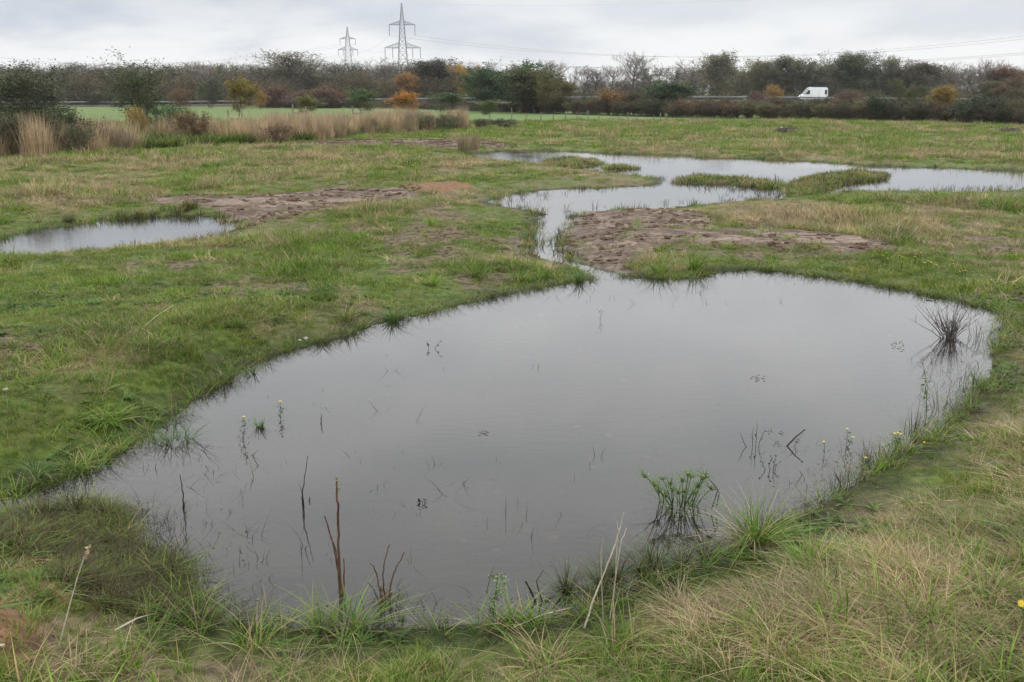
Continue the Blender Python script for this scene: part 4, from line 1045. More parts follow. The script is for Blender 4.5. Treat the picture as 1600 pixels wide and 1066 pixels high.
# hedge row: line of its foot in the photograph
hx = [400, 600, 760, 850, 1000, 1100, 1250, 1400, 1600, 1750]; hy = [169.5, 171, 175, 179, 184, 187, 188.5, 192, 199, 205]
pal = [(OLV, 'olive'), (BRN, 'brown'), ((.075, .075, .035), 'dull olive'), ((.11, .075, .045), 'russet'), (DGR, 'dark green'), ((.10, .065, .045), 'dark reddish')]
HM = [(0, 'below the tallest belt clump'), (500, 'below the smaller pylon'), (590, 'below the taller pylon'), (680, 'left of the large green tree'), (740, 'under the large green tree'), (870, 'between green trees and ochre shrub'), (930, 'under the ochre shrub'), (985, 'under the rich green hedge tree'), (1070, 'below the russet shrub'), (1140, 'below the tall grey green tree'), (1195, 'below the yellow roadside shrub'), (1245, 'right below the white van'), (1300, 'below the rusty twiggy shrub'), (1360, 'by the dark green spreading shrub'), (1420, 'left of the golden small tree'), (1470, 'under the golden small tree'), (1530, 'near the right end'), (1590, 'cut by the right edge')]
px = 408; i = 0
while px < 1660:
    by = float(np.interp(px, hx, hy)); q = at(px, by, 0.0)
    for row in range(2):
        dd = q[1] + 2.0 + row * 4.5 + random.uniform(-.8, .8); lc, cn = random.choice(pal[:4] if px > 1050 else pal)
        if px > 1050: zone, top = 'right of the orange shrub, below the road', (156, 152)[row]
        elif px > 860: zone, top = 'in the middle of the hedge, below the ochre shrub', (152, 148)[row]
        elif px > 720: zone, top = 'at the foot of the large green tree', (160, 155)[row]
        else: zone, top = 'in the low dark hedge beyond the green field', (158, 155)[row]
        hz_ = [t for a, t in HM if a <= px][-1]
        if row == 0 and px > 1150: top += 2
        k = random.choice(['shrub0', 'shrub1', 'shrub2'])
        place(k, 'hedge_shrub', px + random.uniform(-6, 6), dd, top + random.uniform(-1, 5), '%s hedge shrub in the %s row, %s' % (cn, ('front', 'back')[row], hz_), 'shrub', -.05, random.uniform(28, 42) * (100 / dd) ** .8, '%s hedge shrubs in the %s row, %s' % (cn, ('front', 'back')[row], hz_), lc, (.09, .08, .055))
    px += 13.5 * random.uniform(.8, 1.2)

# fruit trees and bushes in the dry strip: (kind, name, px, base row, top row, width, colour, category, label)
YG = (.13, .16, .05)
STRIPT = [
 ('fruit0', 'fruit_tree', 216, 214, 84, 88, (0.087, 0.113, 0.043), 'fruit tree', 'large leafy fruit tree with bare twig tips, left of the field'),
 ('fruit0', 'fruit_tree', 22, 240, 84, 120, (0.080, 0.099, 0.046), 'fruit tree', 'broad fruit tree at the left edge with twigs above the belt'),
 ('fruit0', 'fruit_tree', 62, 232, 102, 84, (0.090, 0.096, 0.052), 'fruit tree', 'lower dark fruit tree just right of the left edge one'),
 ('fruit1', 'young_fruit_tree', 368, 207, 118, 52, (0.242, 0.198, 0.044), 'fruit tree', 'yellow green young tree with two leaning stems'),
 ('fruit1', 'young_fruit_tree', 474, 197, 146, 40, (0.189, 0.189, 0.051), 'fruit tree', 'small yellow olive staked tree before the field'),
 ('fruit1', 'young_fruit_tree', 563, 196, 135, 56, (0.094, 0.145, 0.046), 'fruit tree', 'round green staked tree in the middle of the strip'),
 ('fruit1', 'young_fruit_tree', 640, 194, 141, 48, (0.462, 0.220, 0.039), 'fruit tree', 'bright orange staked young tree'),
 ('fruit1', 'young_fruit_tree', 702, 192, 142, 64, (0.087, 0.133, 0.051), 'fruit tree', 'wide green young tree right of the orange one'),
 ('fruit1', 'young_fruit_tree', 765, 194, 154, 36, (0.132, 0.176, 0.055), 'fruit tree', 'small pale green young tree at the end of the strip'),
 ('bush0', 'bush', 85, 238, 165, 86, (0.080, 0.102, 0.043), 'bush', 'dense green bush below the left edge fruit trees'),
 ('bush0', 'bush', 15, 244, 172, 70, (0.087, 0.090, 0.043), 'bush', 'dark brown green bush at the left edge'),
 ('bush1', 'bush', 112, 240, 192, 56, (0.102, 0.123, 0.058), 'bush', 'loose green bush right of the pale reed clump'),
 ('bush1', 'bush', 156, 236, 192, 34, (0.072, 0.087, 0.043), 'bush', 'small dark green bush in the dry grass'),
 ('bush0', 'bush', 210, 222, 164, 26, (0.396, 0.264, 0.066), 'bush', 'yellow orange sapling below the large fruit tree'),
 ('bush0', 'bush', 258, 213, 160, 60, (.08, .155, .04), 'bush', 'glossy green bush right of the large fruit tree'),
 ('bush0', 'bush', 297, 224, 170, 44, (0.189, 0.123, 0.051), 'bush', 'green and red bush with bronze leaves'),
 ('bush1', 'bush', 432, 226, 190, 44, (0.203, 0.116, 0.065), 'bush', 'reddish brown bush in the front of the dry strip'),
 ('bush1', 'bush', 400, 218, 196, 26, (0.174, 0.145, 0.065), 'bush', 'thin brown bush left of the reddish one'),
 ('bush0', 'bush', 620, 204, 180, 26, (0.072, 0.116, 0.038), 'bush', 'compact dark green bush left of the orange tree foot'),
 ('bush1', 'bush', 663, 206, 174, 38, (0.123, 0.152, 0.058), 'bush', 'loose olive bush right of the orange tree foot'),
 ('bush1', 'bush', 698, 206, 174, 34, (0.123, 0.145, 0.055), 'bush', 'loose olive bush beneath the wide green young tree'),
 ('bush0', 'bush', 784, 201, 184, 36, (0.072, 0.087, 0.043), 'bush', 'low dark bush at the right end of the strip'),
 ('bush0', 'bush', 752, 200, 184, 24, (0.102, 0.102, 0.058), 'bush', 'low grey brown bush under the pale green young tree'),
 ('bush1', 'bush', 545, 208, 178, 28, (0.131, 0.160, 0.058), 'bush', 'small green bush at the foot of the round staked tree'),
 ('bush1', 'bush', 575, 210, 180, 26, (0.116, 0.138, 0.058), 'bush', 'small olive bush right of the round staked tree'),
]
for k, nm, px, by, top, w, lc, cat, lb in STRIPT:
    place(k, nm, px, 0, top, lb, cat, wpx=w, leaf=lc, twig=(.09, .08, .055), base_py=by)
# wooden stakes: a pair of posts with a crossbar, beside the young trees
for px, by, h_, w_, lb in ((471, 199, 1.9, 1.0, 'small yellow olive tree'), (560, 197, 1.7, .7, 'round green tree'), (634, 195, 1.5, .8, 'orange tree'), (372, 208, 1.6, .9, 'yellow green tree'), (226, 214, 2.4, .5, 'large fruit tree')):
    q = gp(px, by); q.y -= .5
    r = empty('tree_stake', q, random.uniform(-.2, .2)); tag(r, 'wooden stake frame at the foot of the %s' % lb, 'tree stake', 'stake frames at the young trees')
    for s in (-1, 1):
        m = MB(); m.tube([(s * w_ / 2, 0, -.2), (s * w_ / 2 + .03 * s, .02, h_ * (1 if s < 0 else .9))], .07, 6); ob('post', m.mesh('post', M_WOOD), r)
    m = MB(); m.box((0, 0, h_ * .62), (w_ - .16, .05, .12)); ob('crossbar', m.mesh('crossbar', M_WOOD), r)
# dense single clumps of pale reed
for i, (px, by, h_, w_, lb) in enumerate(((57, 247, 1.75, 1.2, 'tall pale upright reed clump at the left edge of the meadow'), (722, 202, 1.6, .9, 'pale upright reed clump at the right end of the dry strip'), (560 + 84, 209, 1.6, .9, 'pointed straw coloured reed clump left of the green bushes'), (668, 206, 1.2, 1.0, 'straw coloured reed clump between the two olive bushes'), (732, 234, .75, 1.1, 'short dry reed clump on the far mud strip'))):
    q = gp(px, by); me = blades('reed', 420, w_ * .5, h_, .016, .07, .07, 600 + i, M_REED, 3, .25)
    o = ob('reed_clump', me, None, q); tag(o, lb, 'reeds')

# fence posts
post_m = MB(); post_m.tube([(0, 0, -.1), (0, 0, .9), (.01, 0, 1.0)], [.055, .05, .03], 6); POST = post_m.mesh('fence_post', M_WOOD)
fp = [(800, 191, 1.35), (822, 192, .9), (845, 192, 1.0), (864, 192, .8), (883, 191, 1.0), (902, 190, .95), (919, 190.5, 1.15), (936, 190, .6), (967, 190, .55), (981, 189.5, .85), (995, 189.5, .7), (1021, 190, .5), (1032, 189, .8), (1041, 189, .7), (595, 192, 1.0), (516, 193, .8)]
for i, (px, py, hh) in enumerate(fp):
    q = gp(px, py); o = ob('fence_post', POST, None, q); o.scale = (1, 1, hh); o.rotation_euler = (random.uniform(-.05, .05), random.uniform(-.05, .05), i)
    lb = {0: 'thick end post of the field fence, beside the last dark bush', 6: 'tallest post in the middle of the field fence', 14: 'lone post in the dry strip right of the round staked tree', 15: 'lone post in the dry strip left of the round staked tree'}.get(i, 'short thin wooden post in the row along the field edge')
    tag(o, lb, 'post', 'thin posts along the field edge' if i not in (0, 6, 14, 15) else None)

# brush heaps in the right meadow
def heap(px, py, wpx, hpx, label, n, stone):
    q = gp(px, py); w = wpx * q.y / F_PX; h = hpx * q.y / F_PX
    r = empty('brush_heap', q); tag(r, label, 'heap')
    m = MB()
    rr = random.Random(px)
    for _ in range(n):
        x0 = rr.gauss(0, w * .3); y0 = rr.gauss(0, .5); hh = h * math.exp(-(x0 / (w * .4)) ** 2) * rr.uniform(.1, 1)
        a = rr.uniform(0, 6.28); l = rr.uniform(.3, .9)
        m.tube([(x0, y0, hh), (x0 + math.cos(a) * l * .5, y0 + math.sin(a) * l * .5, hh + rr.uniform(-.1, .15)), (x0 + math.cos(a) * l, y0 + math.sin(a) * l, max(0, hh - rr.uniform(0, .25)))], [.03, .025, .012], 4, rr.random())
    tag(ob('branches', m.mesh('branches', M_BARK), r), kind='stuff')
    me = clod_mesh(px, M_CLOD, .45); c = ob('earth', me, r, (0, 0, .02)); c.scale = (w * .42, .7, h * .9)
    if stone: s = ob('stone', clod_mesh(px + 1, M_STONE, .7), r, (w * .12, -.35, h * .45)); s.scale = (.24, .2, .2); s2 = ob('stone', clod_mesh(px + 2, M_STONE, .7), r, (-w * .22, -.3, h * .85)); s2.scale = (.12, .1, .1)
heap(1226, 207, 30, 9, 'small brush heap with a pale stone in the right meadow', 60, True)
heap(1572, 207, 44, 7, 'low flat brush heap near the right edge of the meadow', 60, False)

# ------------------------------------------------------------------ pylons and conductors
def pylon(px, d, top_py, arms, label, rz):
    """arms: (row, half width px, insulator offsets px, insulator length px)"""
    base = atd(px, 150, d); zt = atd(px, top_py, d)[2]
    r = empty('pylon', (base[0], base[1], 0), rz); tag(r, label, 'pylon', 'lattice pylons beyond the tree belt')
    sc = d / F_PX; H = zt; m = MB(); mr = .11
    zs_arm = [atd(px, a[0], d)[2] for a in arms]
    def half(z):
        lo = zs_arm[0]; hi_ = zs_arm[-1]
        if z < hi_: return np.interp(z, [0, lo, hi_], [6.6 * H / 52 * .55, 2.1 * H / 52, 1.25 * H / 52])
        return np.interp(z, [hi_, H], [1.25 * H / 52, .12])
    levels = [0]; z = 0
    while z < H - 1.0: z += max(1.7, half(z) * 1.7); levels.append(min(z, H))
    levels[-1] = H
    for a, b in zip(levels[:-1], levels[1:]):
        ha, hb = half(a), half(b); ca = [(-ha, -ha, a), (ha, -ha, a), (ha, ha, a), (-ha, ha, a)]; cb = [(-hb, -hb, b), (hb, -hb, b), (hb, hb, b), (-hb, hb, b)]
        for k in range(4):
            m.tube([ca[k], cb[k]], mr, 4, cap=False); k2 = (k + 1) % 4
            m.tube([ca[k], cb[k2]], mr * .55, 3, cap=False); m.tube([ca[k2], cb[k]], mr * .55, 3, cap=False); m.tube([cb[k], cb[k2]], mr * .5, 3, cap=False)
    ob('mast', m.mesh('mast', M_GALV), r)
    att = []
    for (row, hw, offs, il), z in zip(arms, zs_arm):
        W = hw * sc; hh = half(z); rise = W * .28
        m = MB()
        for s in (-1, 1):
            for y_ in (-1, 1):
                m.tube([(s * hh, y_ * hh, z), (s * W, y_ * .15, z)], mr, 4, cap=False)
                m.tube([(s * hh, y_ * hh, z + rise), (s * W, y_ * .15, z + .1)], mr * .7, 4, cap=False)
                nb = 6
                for q in range(nb):
                    t0, t1 = q / nb, (q + 1) / nb
                    f = lambda t, top: (s * (hh + (W - hh) * t), y_ * (hh + (.15 - hh) * t), z + (rise * (1 - t) + .1 * t if top else 0))
                    m.tube([f(t0, 1), f(t1, 0)], mr * .5, 3, cap=False); m.tube([f(t0, 0), f(t1, 1)], mr * .4, 3, cap=False)
        ob('crossarm', m.mesh('crossarm', M_GALV), r)
        for o_ in offs:
            im = MB(); il_m = il * sc; n = 14
            pts = [(0, 0, -il_m * t / n) for t in range(n + 1)]
            im.tube(pts, [.12 if t % 2 else .22 for t in range(n + 1)], 6)
            c = ob('insulator', im.mesh('insulator', M_GALV), r, (o_ * sc, 0, z)); att.append(Vector((o_ * sc, 0, z - il_m)))
    att.append(Vector((0, 0, H)))
    M = Matrix.Translation(r.location) @ Matrix.Rotation(rz, 4, 'Z')
    return [M @ a for a in att]
big = pylon(631, 555, 5, [(75, 27, (-26.5, -15, 15, 26.5), 15), (39, 19.5, (-19, 19), 15)], 'taller lattice pylon with two crossarms above the tree belt', 0)
small = pylon(546.5, 780, 42, [(78, 15, (-14.5, -7, 7, 14.5), 8), (61, 12, (-11.5, 11.5), 8)], 'smaller lattice pylon left of the taller one', 0)
def wire(a, b, sag, label, r_=.04):
    pts = [a + (b - a) * t + Vector((0, 0, -4 * sag * t * (1 - t))) for t in [i / 40 for i in range(41)]]
    m = MB(); m.tube([p - pts[0] for p in pts], r_, 4, cap=False); o = ob('power_line', m.mesh('power_line', M_WIRE), None, pts[0])
    tag(o, label, 'power line'); return o
names = ['outer left lower', 'inner left lower', 'inner right lower', 'outer right lower', 'left upper', 'right upper', 'topmost earth']
nextb = [Vector((330 + (0, 3, 8, 11, 0, 11, 5)[k], 400 + (0, 6, 10, 16, 3, 14, 8)[k], (31, 31, 31, 31, 45, 45, 60)[k])) for k in range(7)]
nextl = [Vector((-520 + k, 1000 + 4 * k, (24, 24, 24, 24, 37, 37, 50)[k])) for k in range(7)]
for k in range(7):
    r_ = (.045 if k in (4, 5) else .028) if k < 6 else .02
    wire(big[k], nextb[k], (19 if k in (4, 5) else 11) if k < 6 else 9, '%s conductor running right from the taller pylon' % names[k], r_)
    wire(small[k], big[k], 7, '%s conductor between the two pylons' % names[k], r_)
    wire(small[k], nextl[k], 11, '%s conductor running left from the smaller pylon' % names[k], r_)

# ------------------------------------------------------------------ white van on the embankment road
def van():
    p = atd(1269, 153, 206.5); x0 = p[0]; y0 = 206.3; zr = road_z(x0)
    r = empty('panel_van', (x0, y0, zr + .0)); tag(r, 'white high roof panel van driving left on the embankment road', 'van')
    # body: side profile (x forward = -x), lofted across the width with tumblehome
    prof = [(2.72, .42), (2.78, .95), (2.74, 1.25), (2.70, 2.42), (2.55, 2.62), (-.55, 2.66), (-1.0, 2.52), (-1.55, 1.86), (-1.98, 1.30), (-2.45, 1.08), (-2.72, .92), (-2.80, .62), (-2.74, .40)]
    secs = [(-1.0, .94, 0.02), (-.97, 1.0, 0), (.97, 1.0, 0), (1.0, .94, 0.02)]
    V = []; n = len(prof)
    for yy, s_, lo in secs:
        for (a, b) in prof: V.append((a * (s_ if b > .6 else 1), yy * (1 - max(0, b - 1.2) * .07), b * (1 if abs(yy) < .98 else .985)))
    F = []
    for i in range(3): F += [(i * n + j, i * n + (j + 1) % n, (i + 1) * n + (j + 1) % n, (i + 1) * n + j) for j in range(n)]
    F += [tuple(range(n))[::-1], tuple(3 * n + j for j in range(n))]
    m = MB(); m.add(V, F); ob('body', m.mesh('body', M_VANW), r)
    m = MB(); m.add([(-.62, -.80, 2.665), (2.5, -.80, 2.625), (2.5, .80, 2.625), (-.62, .80, 2.665), (-.55, -.74, 2.76), (2.42, -.74, 2.72), (2.42, .74, 2.72), (-.55, .74, 2.76)], [(0, 1, 5, 4), (1, 2, 6, 5), (2, 3, 7, 6), (3, 0, 4, 7), (4, 5, 6, 7)]); ob('roof_deflector', m.mesh('roof_deflector', M_BLUE), r)
    def pl(name, pts, mat):
        m = MB(); c = np.array(pts); n_ = len(pts); back = c + np.array([0, .03, 0]); m.add(np.concatenate([c, back]), [tuple(range(n_)), tuple(range(n_, 2 * n_))[::-1]] + [(k, (k + 1) % n_, n_ + (k + 1) % n_, n_ + k) for k in range(n_)]); return ob(name, m.mesh(name, mat), r)
    pl('side_window', [(-1.78, -1.03, 1.33), (-.85, -1.03, 1.33), (-.85, -.985, 2.10), (-1.25, -.985, 2.10)], M_GLASS)
    m = MB(); m.add([(-1.05, -.82, 2.46), (-1.05, .82, 2.46), (-1.97, .88, 1.34), (-1.97, -.88, 1.34), (-1.10, -.82, 2.50), (-1.10, .82, 2.50), (-2.01, .88, 1.38), (-2.01, -.88, 1.38)], [(4, 5, 6, 7), (0, 3, 2, 1), (0, 1, 5, 4), (2, 3, 7, 6), (1, 2, 6, 5), (3, 0, 4, 7)]); ob('windscreen', m.mesh('windscreen', M_GLASS), r)
    pl('rear_side_window', [(2.12, -1.03, 1.30), (2.56, -1.03, 1.30), (2.54, -.985, 2.15), (2.12, -.985, 2.15)], M_GLASS)
    for s in (-1, 1):
        m = MB(); m.box((2.765, s * .5, 1.75), (.03, .72, .6)); ob('rear_window', m.mesh('rear_window', M_GLASS), r)
        m = MB(); m.box((2.765, s * .93, 1.2), (.05, .1, .36)); ob('tail_lamp', m.mesh('tail_lamp', M_REDL), r)
        m = MB(); m.box((-2.62, s * .78, .98), (.22, .26, .2)); ob('headlight', m.mesh('headlight', M_GLASS), r)
        m = MB(); m.box((-1.62, s * 1.1, 1.5), (.12, .2, .3)); ob('wing_mirror', m.mesh('wing_mirror', M_PLAST), r)
    m = MB(); m.box((-2.78, 0, .52), (.16, 1.8, .22)); ob('front_bumper', m.mesh('front_bumper', M_PLAST), r)
    m = MB(); m.box((2.8, 0, .52), (.16, 1.8, .2)); ob('rear_bumper', m.mesh('rear_bumper', M_PLAST), r)
    m = MB(); m.box((.2, -.985, .62), (3.0, .04, .14)); ob('side_trim', m.mesh('side_trim', M_PLAST), r)
    m = MB(); m.box((.95, -1.0, 1.5), (.012, .02, 1.7)); m.box((-.45, -1.0, 1.5), (.012, .02, 1.7)); ob('door_gap', m.mesh('door_gap', M_PLAST), r)
    for xx in (-1.85, 1.75):
        for s in (-1, 1):
            m = MB(); prs = [(.25, -.11), (.33, -.11), (.34, -.08), (.34, .08), (.33, .11), (.25, .11)]
            V = []; K = 20
            for k in range(K):
                a = 2 * math.pi * k / K
                for rr_, yy in prs: V.append((rr_ * math.cos(a), yy, rr_ * math.sin(a)))
            q = len(prs); m.add(V, [(k * q + j, ((k + 1) % K) * q + j, ((k + 1) % K) * q + (j + 1) % q, k * q + (j + 1) % q) for k in range(K) for j in range(q)])
            w = ob('tyre', m.mesh('tyre', M_TYRE), r, (xx, s * .89, .34))
            m = MB(); m.tube([(0, -.09, 0), (0, .09, 0)], .25, 16); ob('rim', m.mesh('rim', M_RIM), w)
van()

# ------------------------------------------------------------------ plants and stems in and round the near pond
def curve(p0, p1, bend=(0, 0, 0), n=7, wob=0.0, rr=None):
    p0, p1, b = Vector(p0), Vector(p1), Vector(bend); out = []
    for i in range(n):
        t = i / (n - 1); q = p0.lerp(p1, t) + b * (4 * t * (1 - t))
        if wob and 0 < i < n - 1: q += Vector((rr.uniform(-wob, wob), rr.uniform(-wob, wob), 0))
        out.append(q)
    return out
def up_at(px, py, base, depth=0.0):
    """the point seen at px,py in the upright plane through base (depth metres behind it)"""
    p = atd(px, py, base.y + depth); return Vector(p) - base
def sticks(name, cat, label, base_px, stems, mat, parts='stem', n=7, wob=.0035):
    """stems: list of ([(px,py,depth)...], r0, r1)"""
    b = wp(*base_px) if water_sd(np.array([wp(*base_px).x]), np.array([wp(*base_px).y]))[0] < 0.02 else gp(*base_px)
    r = empty(name, b); tag(r, label, cat); rr = random.Random(base_px[0])
    for pts, r0, r1 in stems:
        P = [up_at(a, c, b, d) for a, c, d in pts]; P[0].z = min(P[0].z, 0.0) - .02
        fine = []
        for i in range(len(P) - 1):
            for t in range(4): fine.append(P[i].lerp(P[i + 1], t / 4) + Vector((rr.uniform(-wob, wob), rr.uniform(-wob, wob), 0)) * (1 if (i or t) else 0))
        fine.append(P[-1]); k = len(fine)
        m = MB(); m.tube(fine, [r0 + (r1 - r0) * j / (k - 1) for j in range(k)], 6); ob(parts, m.mesh(parts, mat), r)
    return r, b
def leaf_bits(r, name, pts, size, color, n, jit, seed, mat=None):
    rs = np.random.RandomState(seed); P = np.array([tuple(p) for p in pts]); k = rs.randint(0, len(P), n)
    c = P[k] + rs.normal(0, jit, (n, 3))
    o = ob(name, leaf_mesh(name, c, size, rs, mat or M_LEAF), r, color=color); return o

r, b = sticks('dead_plant', 'dead plant', 'tall reddish stem with a green bud and a leaning twin, at the near shore', (530, 925),
    [([(531, 925, 0), (529, 850, 0), (528, 790, 0), (526, 752, 0)], .0095, .006), ([(533, 925, .02), (524, 860, .02), (507, 806, .03)], .009, .004), ([(534, 922, -.02), (528, 880, 0), (519, 845, .0)], .009, .004), ([(536, 922, -.02), (538, 890, 0), (537, 872, .0)], .007, .003)], M_REDSTEM)
leaf_bits(r, 'bud_leaves', [up_at(526, 750, b), up_at(526, 748, b), up_at(528, 764, b)], .014, (.16, .22, .06), 26, .006, 3)
r, b = sticks('dead_shrublet', 'dead shrublet', 'cut woody stub with three curved reddish shoots at the near shore', (603, 940),
    [([(600, 940, 0), (590, 905, 0), (584, 885, 0), (578, 880, 0)], .006, .0025), ([(602, 940, 0), (598, 898, 0), (602, 870, .0), (609, 851, .0)], .006, .0025), ([(606, 940, 0), (612, 905, 0), (620, 885, .0), (632, 863, 0)], .006, .003),
     ([(596, 945, -.02), (586, 925, -.05), (576, 910, -.06)], .004, .002), ([(600, 950, -.02), (596, 930, -.02), (594, 916, 0)], .011, .008), ([(607, 950, -.02), (609, 935, 0), (611, 925, 0)], .010, .008)], M_REDSTEM)
o = ob('debris', blades('debris', 120, .07, .07, .004, .8, .5, 701, M_WET), r, (0.02, 0, -.01))
sticks('twig', 'twig', 'thin dark twig standing in the open water left of the tall stem', (474, 796), [([(474, 796, 0), (473, 770, 0), (476, 745, 0), (481, 712, 0)], .006, .0018), ([(474, 770, 0), (470, 762, 0), (467, 756, 0)], .002, .001), ([(475, 800, 0), (472, 783, .02), (470, 776, .03)], .003, .0015)], M_DARKSTEM)
sticks('twig', 'twig', 'knotty dark twig rising from the water near the left shallows', (287, 796), [([(287, 796, 0), (286, 775, 0), (284, 755, 0), (281, 741, 0)], .006, .0022), ([(286, 785, 0), (290, 782, 0)], .003, .002)], M_DARKSTEM)
sticks('bent_reed', 'reed', 'straight bare reed leaning to the right out of the water', (1227, 697), [([(1226, 698, 0), (1242, 684, 0), (1258, 671, 0)], .008, .005)], M_DARKSTEM, wob=.001)
sticks('pale_stick', 'stick', 'single thin white stick in the middle of the pond', (922, 722), [([(922, 724, 0), (922, 708, 0)], .0035, .002)], M_PALESTEM, wob=0)
sticks('twig', 'twig', 'fine twig in the middle water right of the shrublet', (790, 806), [([(790, 806, 0), (791, 790, 0), (790, 777, 0)], .0025, .001)], M_DARKSTEM)
sticks('twig', 'twig', 'short curved sprig in the open water below the flowering plants', (502, 662), [([(501, 662, 0), (502, 654, 0), (503, 647, 0)], .006, .002)], M_DARKSTEM)
sticks('twig', 'twig', 'small dark sprig right beside the tallest thin twig', (483, 783), [([(483, 783, 0), (484, 777, 0)], .006, .003)], M_DARKSTEM)
sticks('broken_reed', 'reed', 'broken black reed folded to the left near the shore', (838, 940), [([(838, 940, 0), (828, 920, 0), (821, 908, 0)], .007, .006), ([(836, 938, 0), (850, 938, 0.0), (862, 940, 0)], .006, .004), ([(848, 930, 0), (838, 908, 0), (850, 890, .02)], .004, .002)], M_DARKSTEM, wob=.002)
sticks('dead_stalk', 'dead stalk', 'long bleached forked stalk leaning over the near shore', (912, 982), [([(911, 984, 0), (930, 930, .05), (950, 880, .1), (962, 850, .12), (975, 800, .15)], .0065, .002), ([(944, 895, .09), (938, 865, .05), (942, 842, .02)], .0035, .0015), ([(955, 866, .11), (970, 848, .15), (979, 825, .2)], .0035, .0015), ([(960, 852, .12), (966, 828, .1), (964, 815, .1)], .003, .0012)], M_PALESTEM, wob=.003)
r, b = sticks('seed_stalk', 'grass stalk', 'tall straw coloured grass stalk with seed head at the lower left', (90, 1012), [([(89, 1014, 0), (105, 960, 0), (120, 905, .02), (132, 870, .03), (141, 852, .03)], .0038, .0018)], M_PALESTEM, wob=.001)
leaf_bits(r, 'seed_head', [up_at(132 + i, 870 - i * 2, b, .03) for i in range(9)], .018, (.5, .40, .27), 60, .004, 5)
# fleabane, pale and bushy headed
def fleabane(px, py, tpx, tpy, label, seed, dens=260, s=.012):
    r, b = sticks('fleabane', 'plant', label, (px, py), [([(px, py, 0), ((px + tpx) / 2, (py + tpy) / 2, 0), (tpx, tpy, 0)], .004, .002)], M_SEDGE)
    top = up_at(tpx, tpy, b); rs = random.Random(seed)
    pts = [top * t + Vector((rs.gauss(0, 1), rs.gauss(0, 1), 0)) * (.025 if t > .55 else .014) for t in [rs.uniform(.12, 1.0) for _ in range(70)]]
    leaf_bits(r, 'leaves', pts, s * 1.5, (.16, .24, .09), dens, .008, seed)
    leaf_bits(r, 'flower_heads', [p for p in pts if p.z > top.z * .6], s, (.28, .34, .15), dens // 2, .010, seed + 1)
fleabane(768, 975, 778, 897, 'pale green fleabane with a bushy head at the near shore', 11)
fleabane(1448, 650, 1446, 585, 'slender pale fleabane rising from the right shore', 12, 120, .014)
# little plants in the water
def tuft(px, py, n, R, h, w, lean, droop, mat, label, name='water_plant', cat='plant', seed=None, onwater=True, segs=5):
    b = wp(px, py) if onwater else gp(px, py)
    o = ob(name, blades(name, n, R, h, w, lean, droop, int(seed or px), mat, segs), None, b + Vector((0, 0, -.01))); tag(o, label, cat); return o
tuft(272, 690, 130, .16, .17, .006, .7, .6, M_SEDGE, 'leafy green grass clump standing in the left shallows')
tuft(407, 668, 60, .03, .12, .005, .4, .4, M_SEDGE, 'small upright green clump in the water between two yellow flowers')
def flower_plant(px, py, tops, label, seed, nl=70, jit=.02, s=.018):
    r, b = sticks('yellow_flower_plant', 'flower', label, (px, py), [([(px, py, 0), ((px + a) / 2 + 1, (py + c) / 2, 0), (a, c, 0)], .0025, .0015) for a, c in tops], M_SEDGE)
    pts = [up_at(a, c, b) * t for a, c in tops for t in (.15, .3, .45, .6, .75)]
    leaf_bits(r, 'leaves', pts, s, (.07, .11, .04), nl, jit, seed)
    for a, c in tops:
        m = MB(); q = up_at(a, c, b); K = 9
        m.add([tuple(q)] + [tuple(q + Vector((math.cos(6.283 * k / K) * .0115, math.sin(6.283 * k / K) * .0115, .004 if k % 2 else -.002))) for k in range(K)], [(0, k + 1, (k + 1) % K + 1) for k in range(K)])
        ob('flower_head', m.mesh('flower_head', M_YEL), r)
flower_plant(379, 688, [(381, 651)], 'left one of the two yellow flowers standing in the open water', 21)
flower_plant(438, 655, [(438, 627)], 'right one of the two yellow flowers standing in the open water', 22)
flower_plant(937, 500, [(939, 480)], 'lone yellow flower stem in the upper middle of the pond', 23, 14)
flower_plant(1322, 700, [(1324, 670), (1333, 683)], 'yellow flowers in the water left of the right shore', 24, 40)
flower_plant(1404, 700, [(1403, 676), (1408, 678), (1398, 677)], 'cluster of yellow flowers at the edge of the right shore', 25, 90, .03)
flower_plant(1288, 712, [(1287, 690)], 'small single yellow flower farthest out from the right shore', 26, 14)
flower_plant(1443, 706, [(1444, 691)], 'yellow flower on the grass of the right shore', 27, 30)
flower_plant(1352, 735, [(1353, 715)], 'low yellow flower in the water near the tussocks of the right shore', 28, 30)
for i, (px, py, lb) in enumerate(((1418, 417, 'left'), (1442, 416, 'middle'), (1470, 424, 'right'), (1510, 440, 'outermost'), (1375, 413, 'nearest the clay'))):
    q = gp(px, py); r = empty('yellow_flower_patch', q); tag(r, '%s patch of small yellow flowers on the bank behind the pond' % lb, 'flowers')
    for j in range(5):
        m = MB(); c = Vector((random.gauss(0, .14), random.gauss(0, .2), random.uniform(.10, .2)))
        m.add([tuple(c)] + [tuple(c + Vector((math.cos(k) * .017, math.sin(k) * .017, .008))) for k in (0, 1.05, 2.1, 3.14, 4.2, 5.2)], [(0, k + 1, (k + 1) % 6 + 1) for k in range(6)]); ob('flower_head', m.mesh('flower_head', M_YEL), r)
        m = MB(); m.tube([(c.x, c.y, 0), tuple(c)], .004, 4); ob('stem', m.mesh('stem', M_SEDGE), r)
q = gp(1597, 985)
r = empty('yellow_flower', q); tag(r, 'large yellow flower at the lower right edge', 'flower')
m = MB(); tp = up_at(1596, 943, q); m.tube([(0, 0, -.02), tuple(tp * .5 + Vector((.01, 0, 0))), tuple(tp)], [.004, .003, .002], 5); ob('stem', m.mesh('stem', M_SEDGE), r)
m = MB()
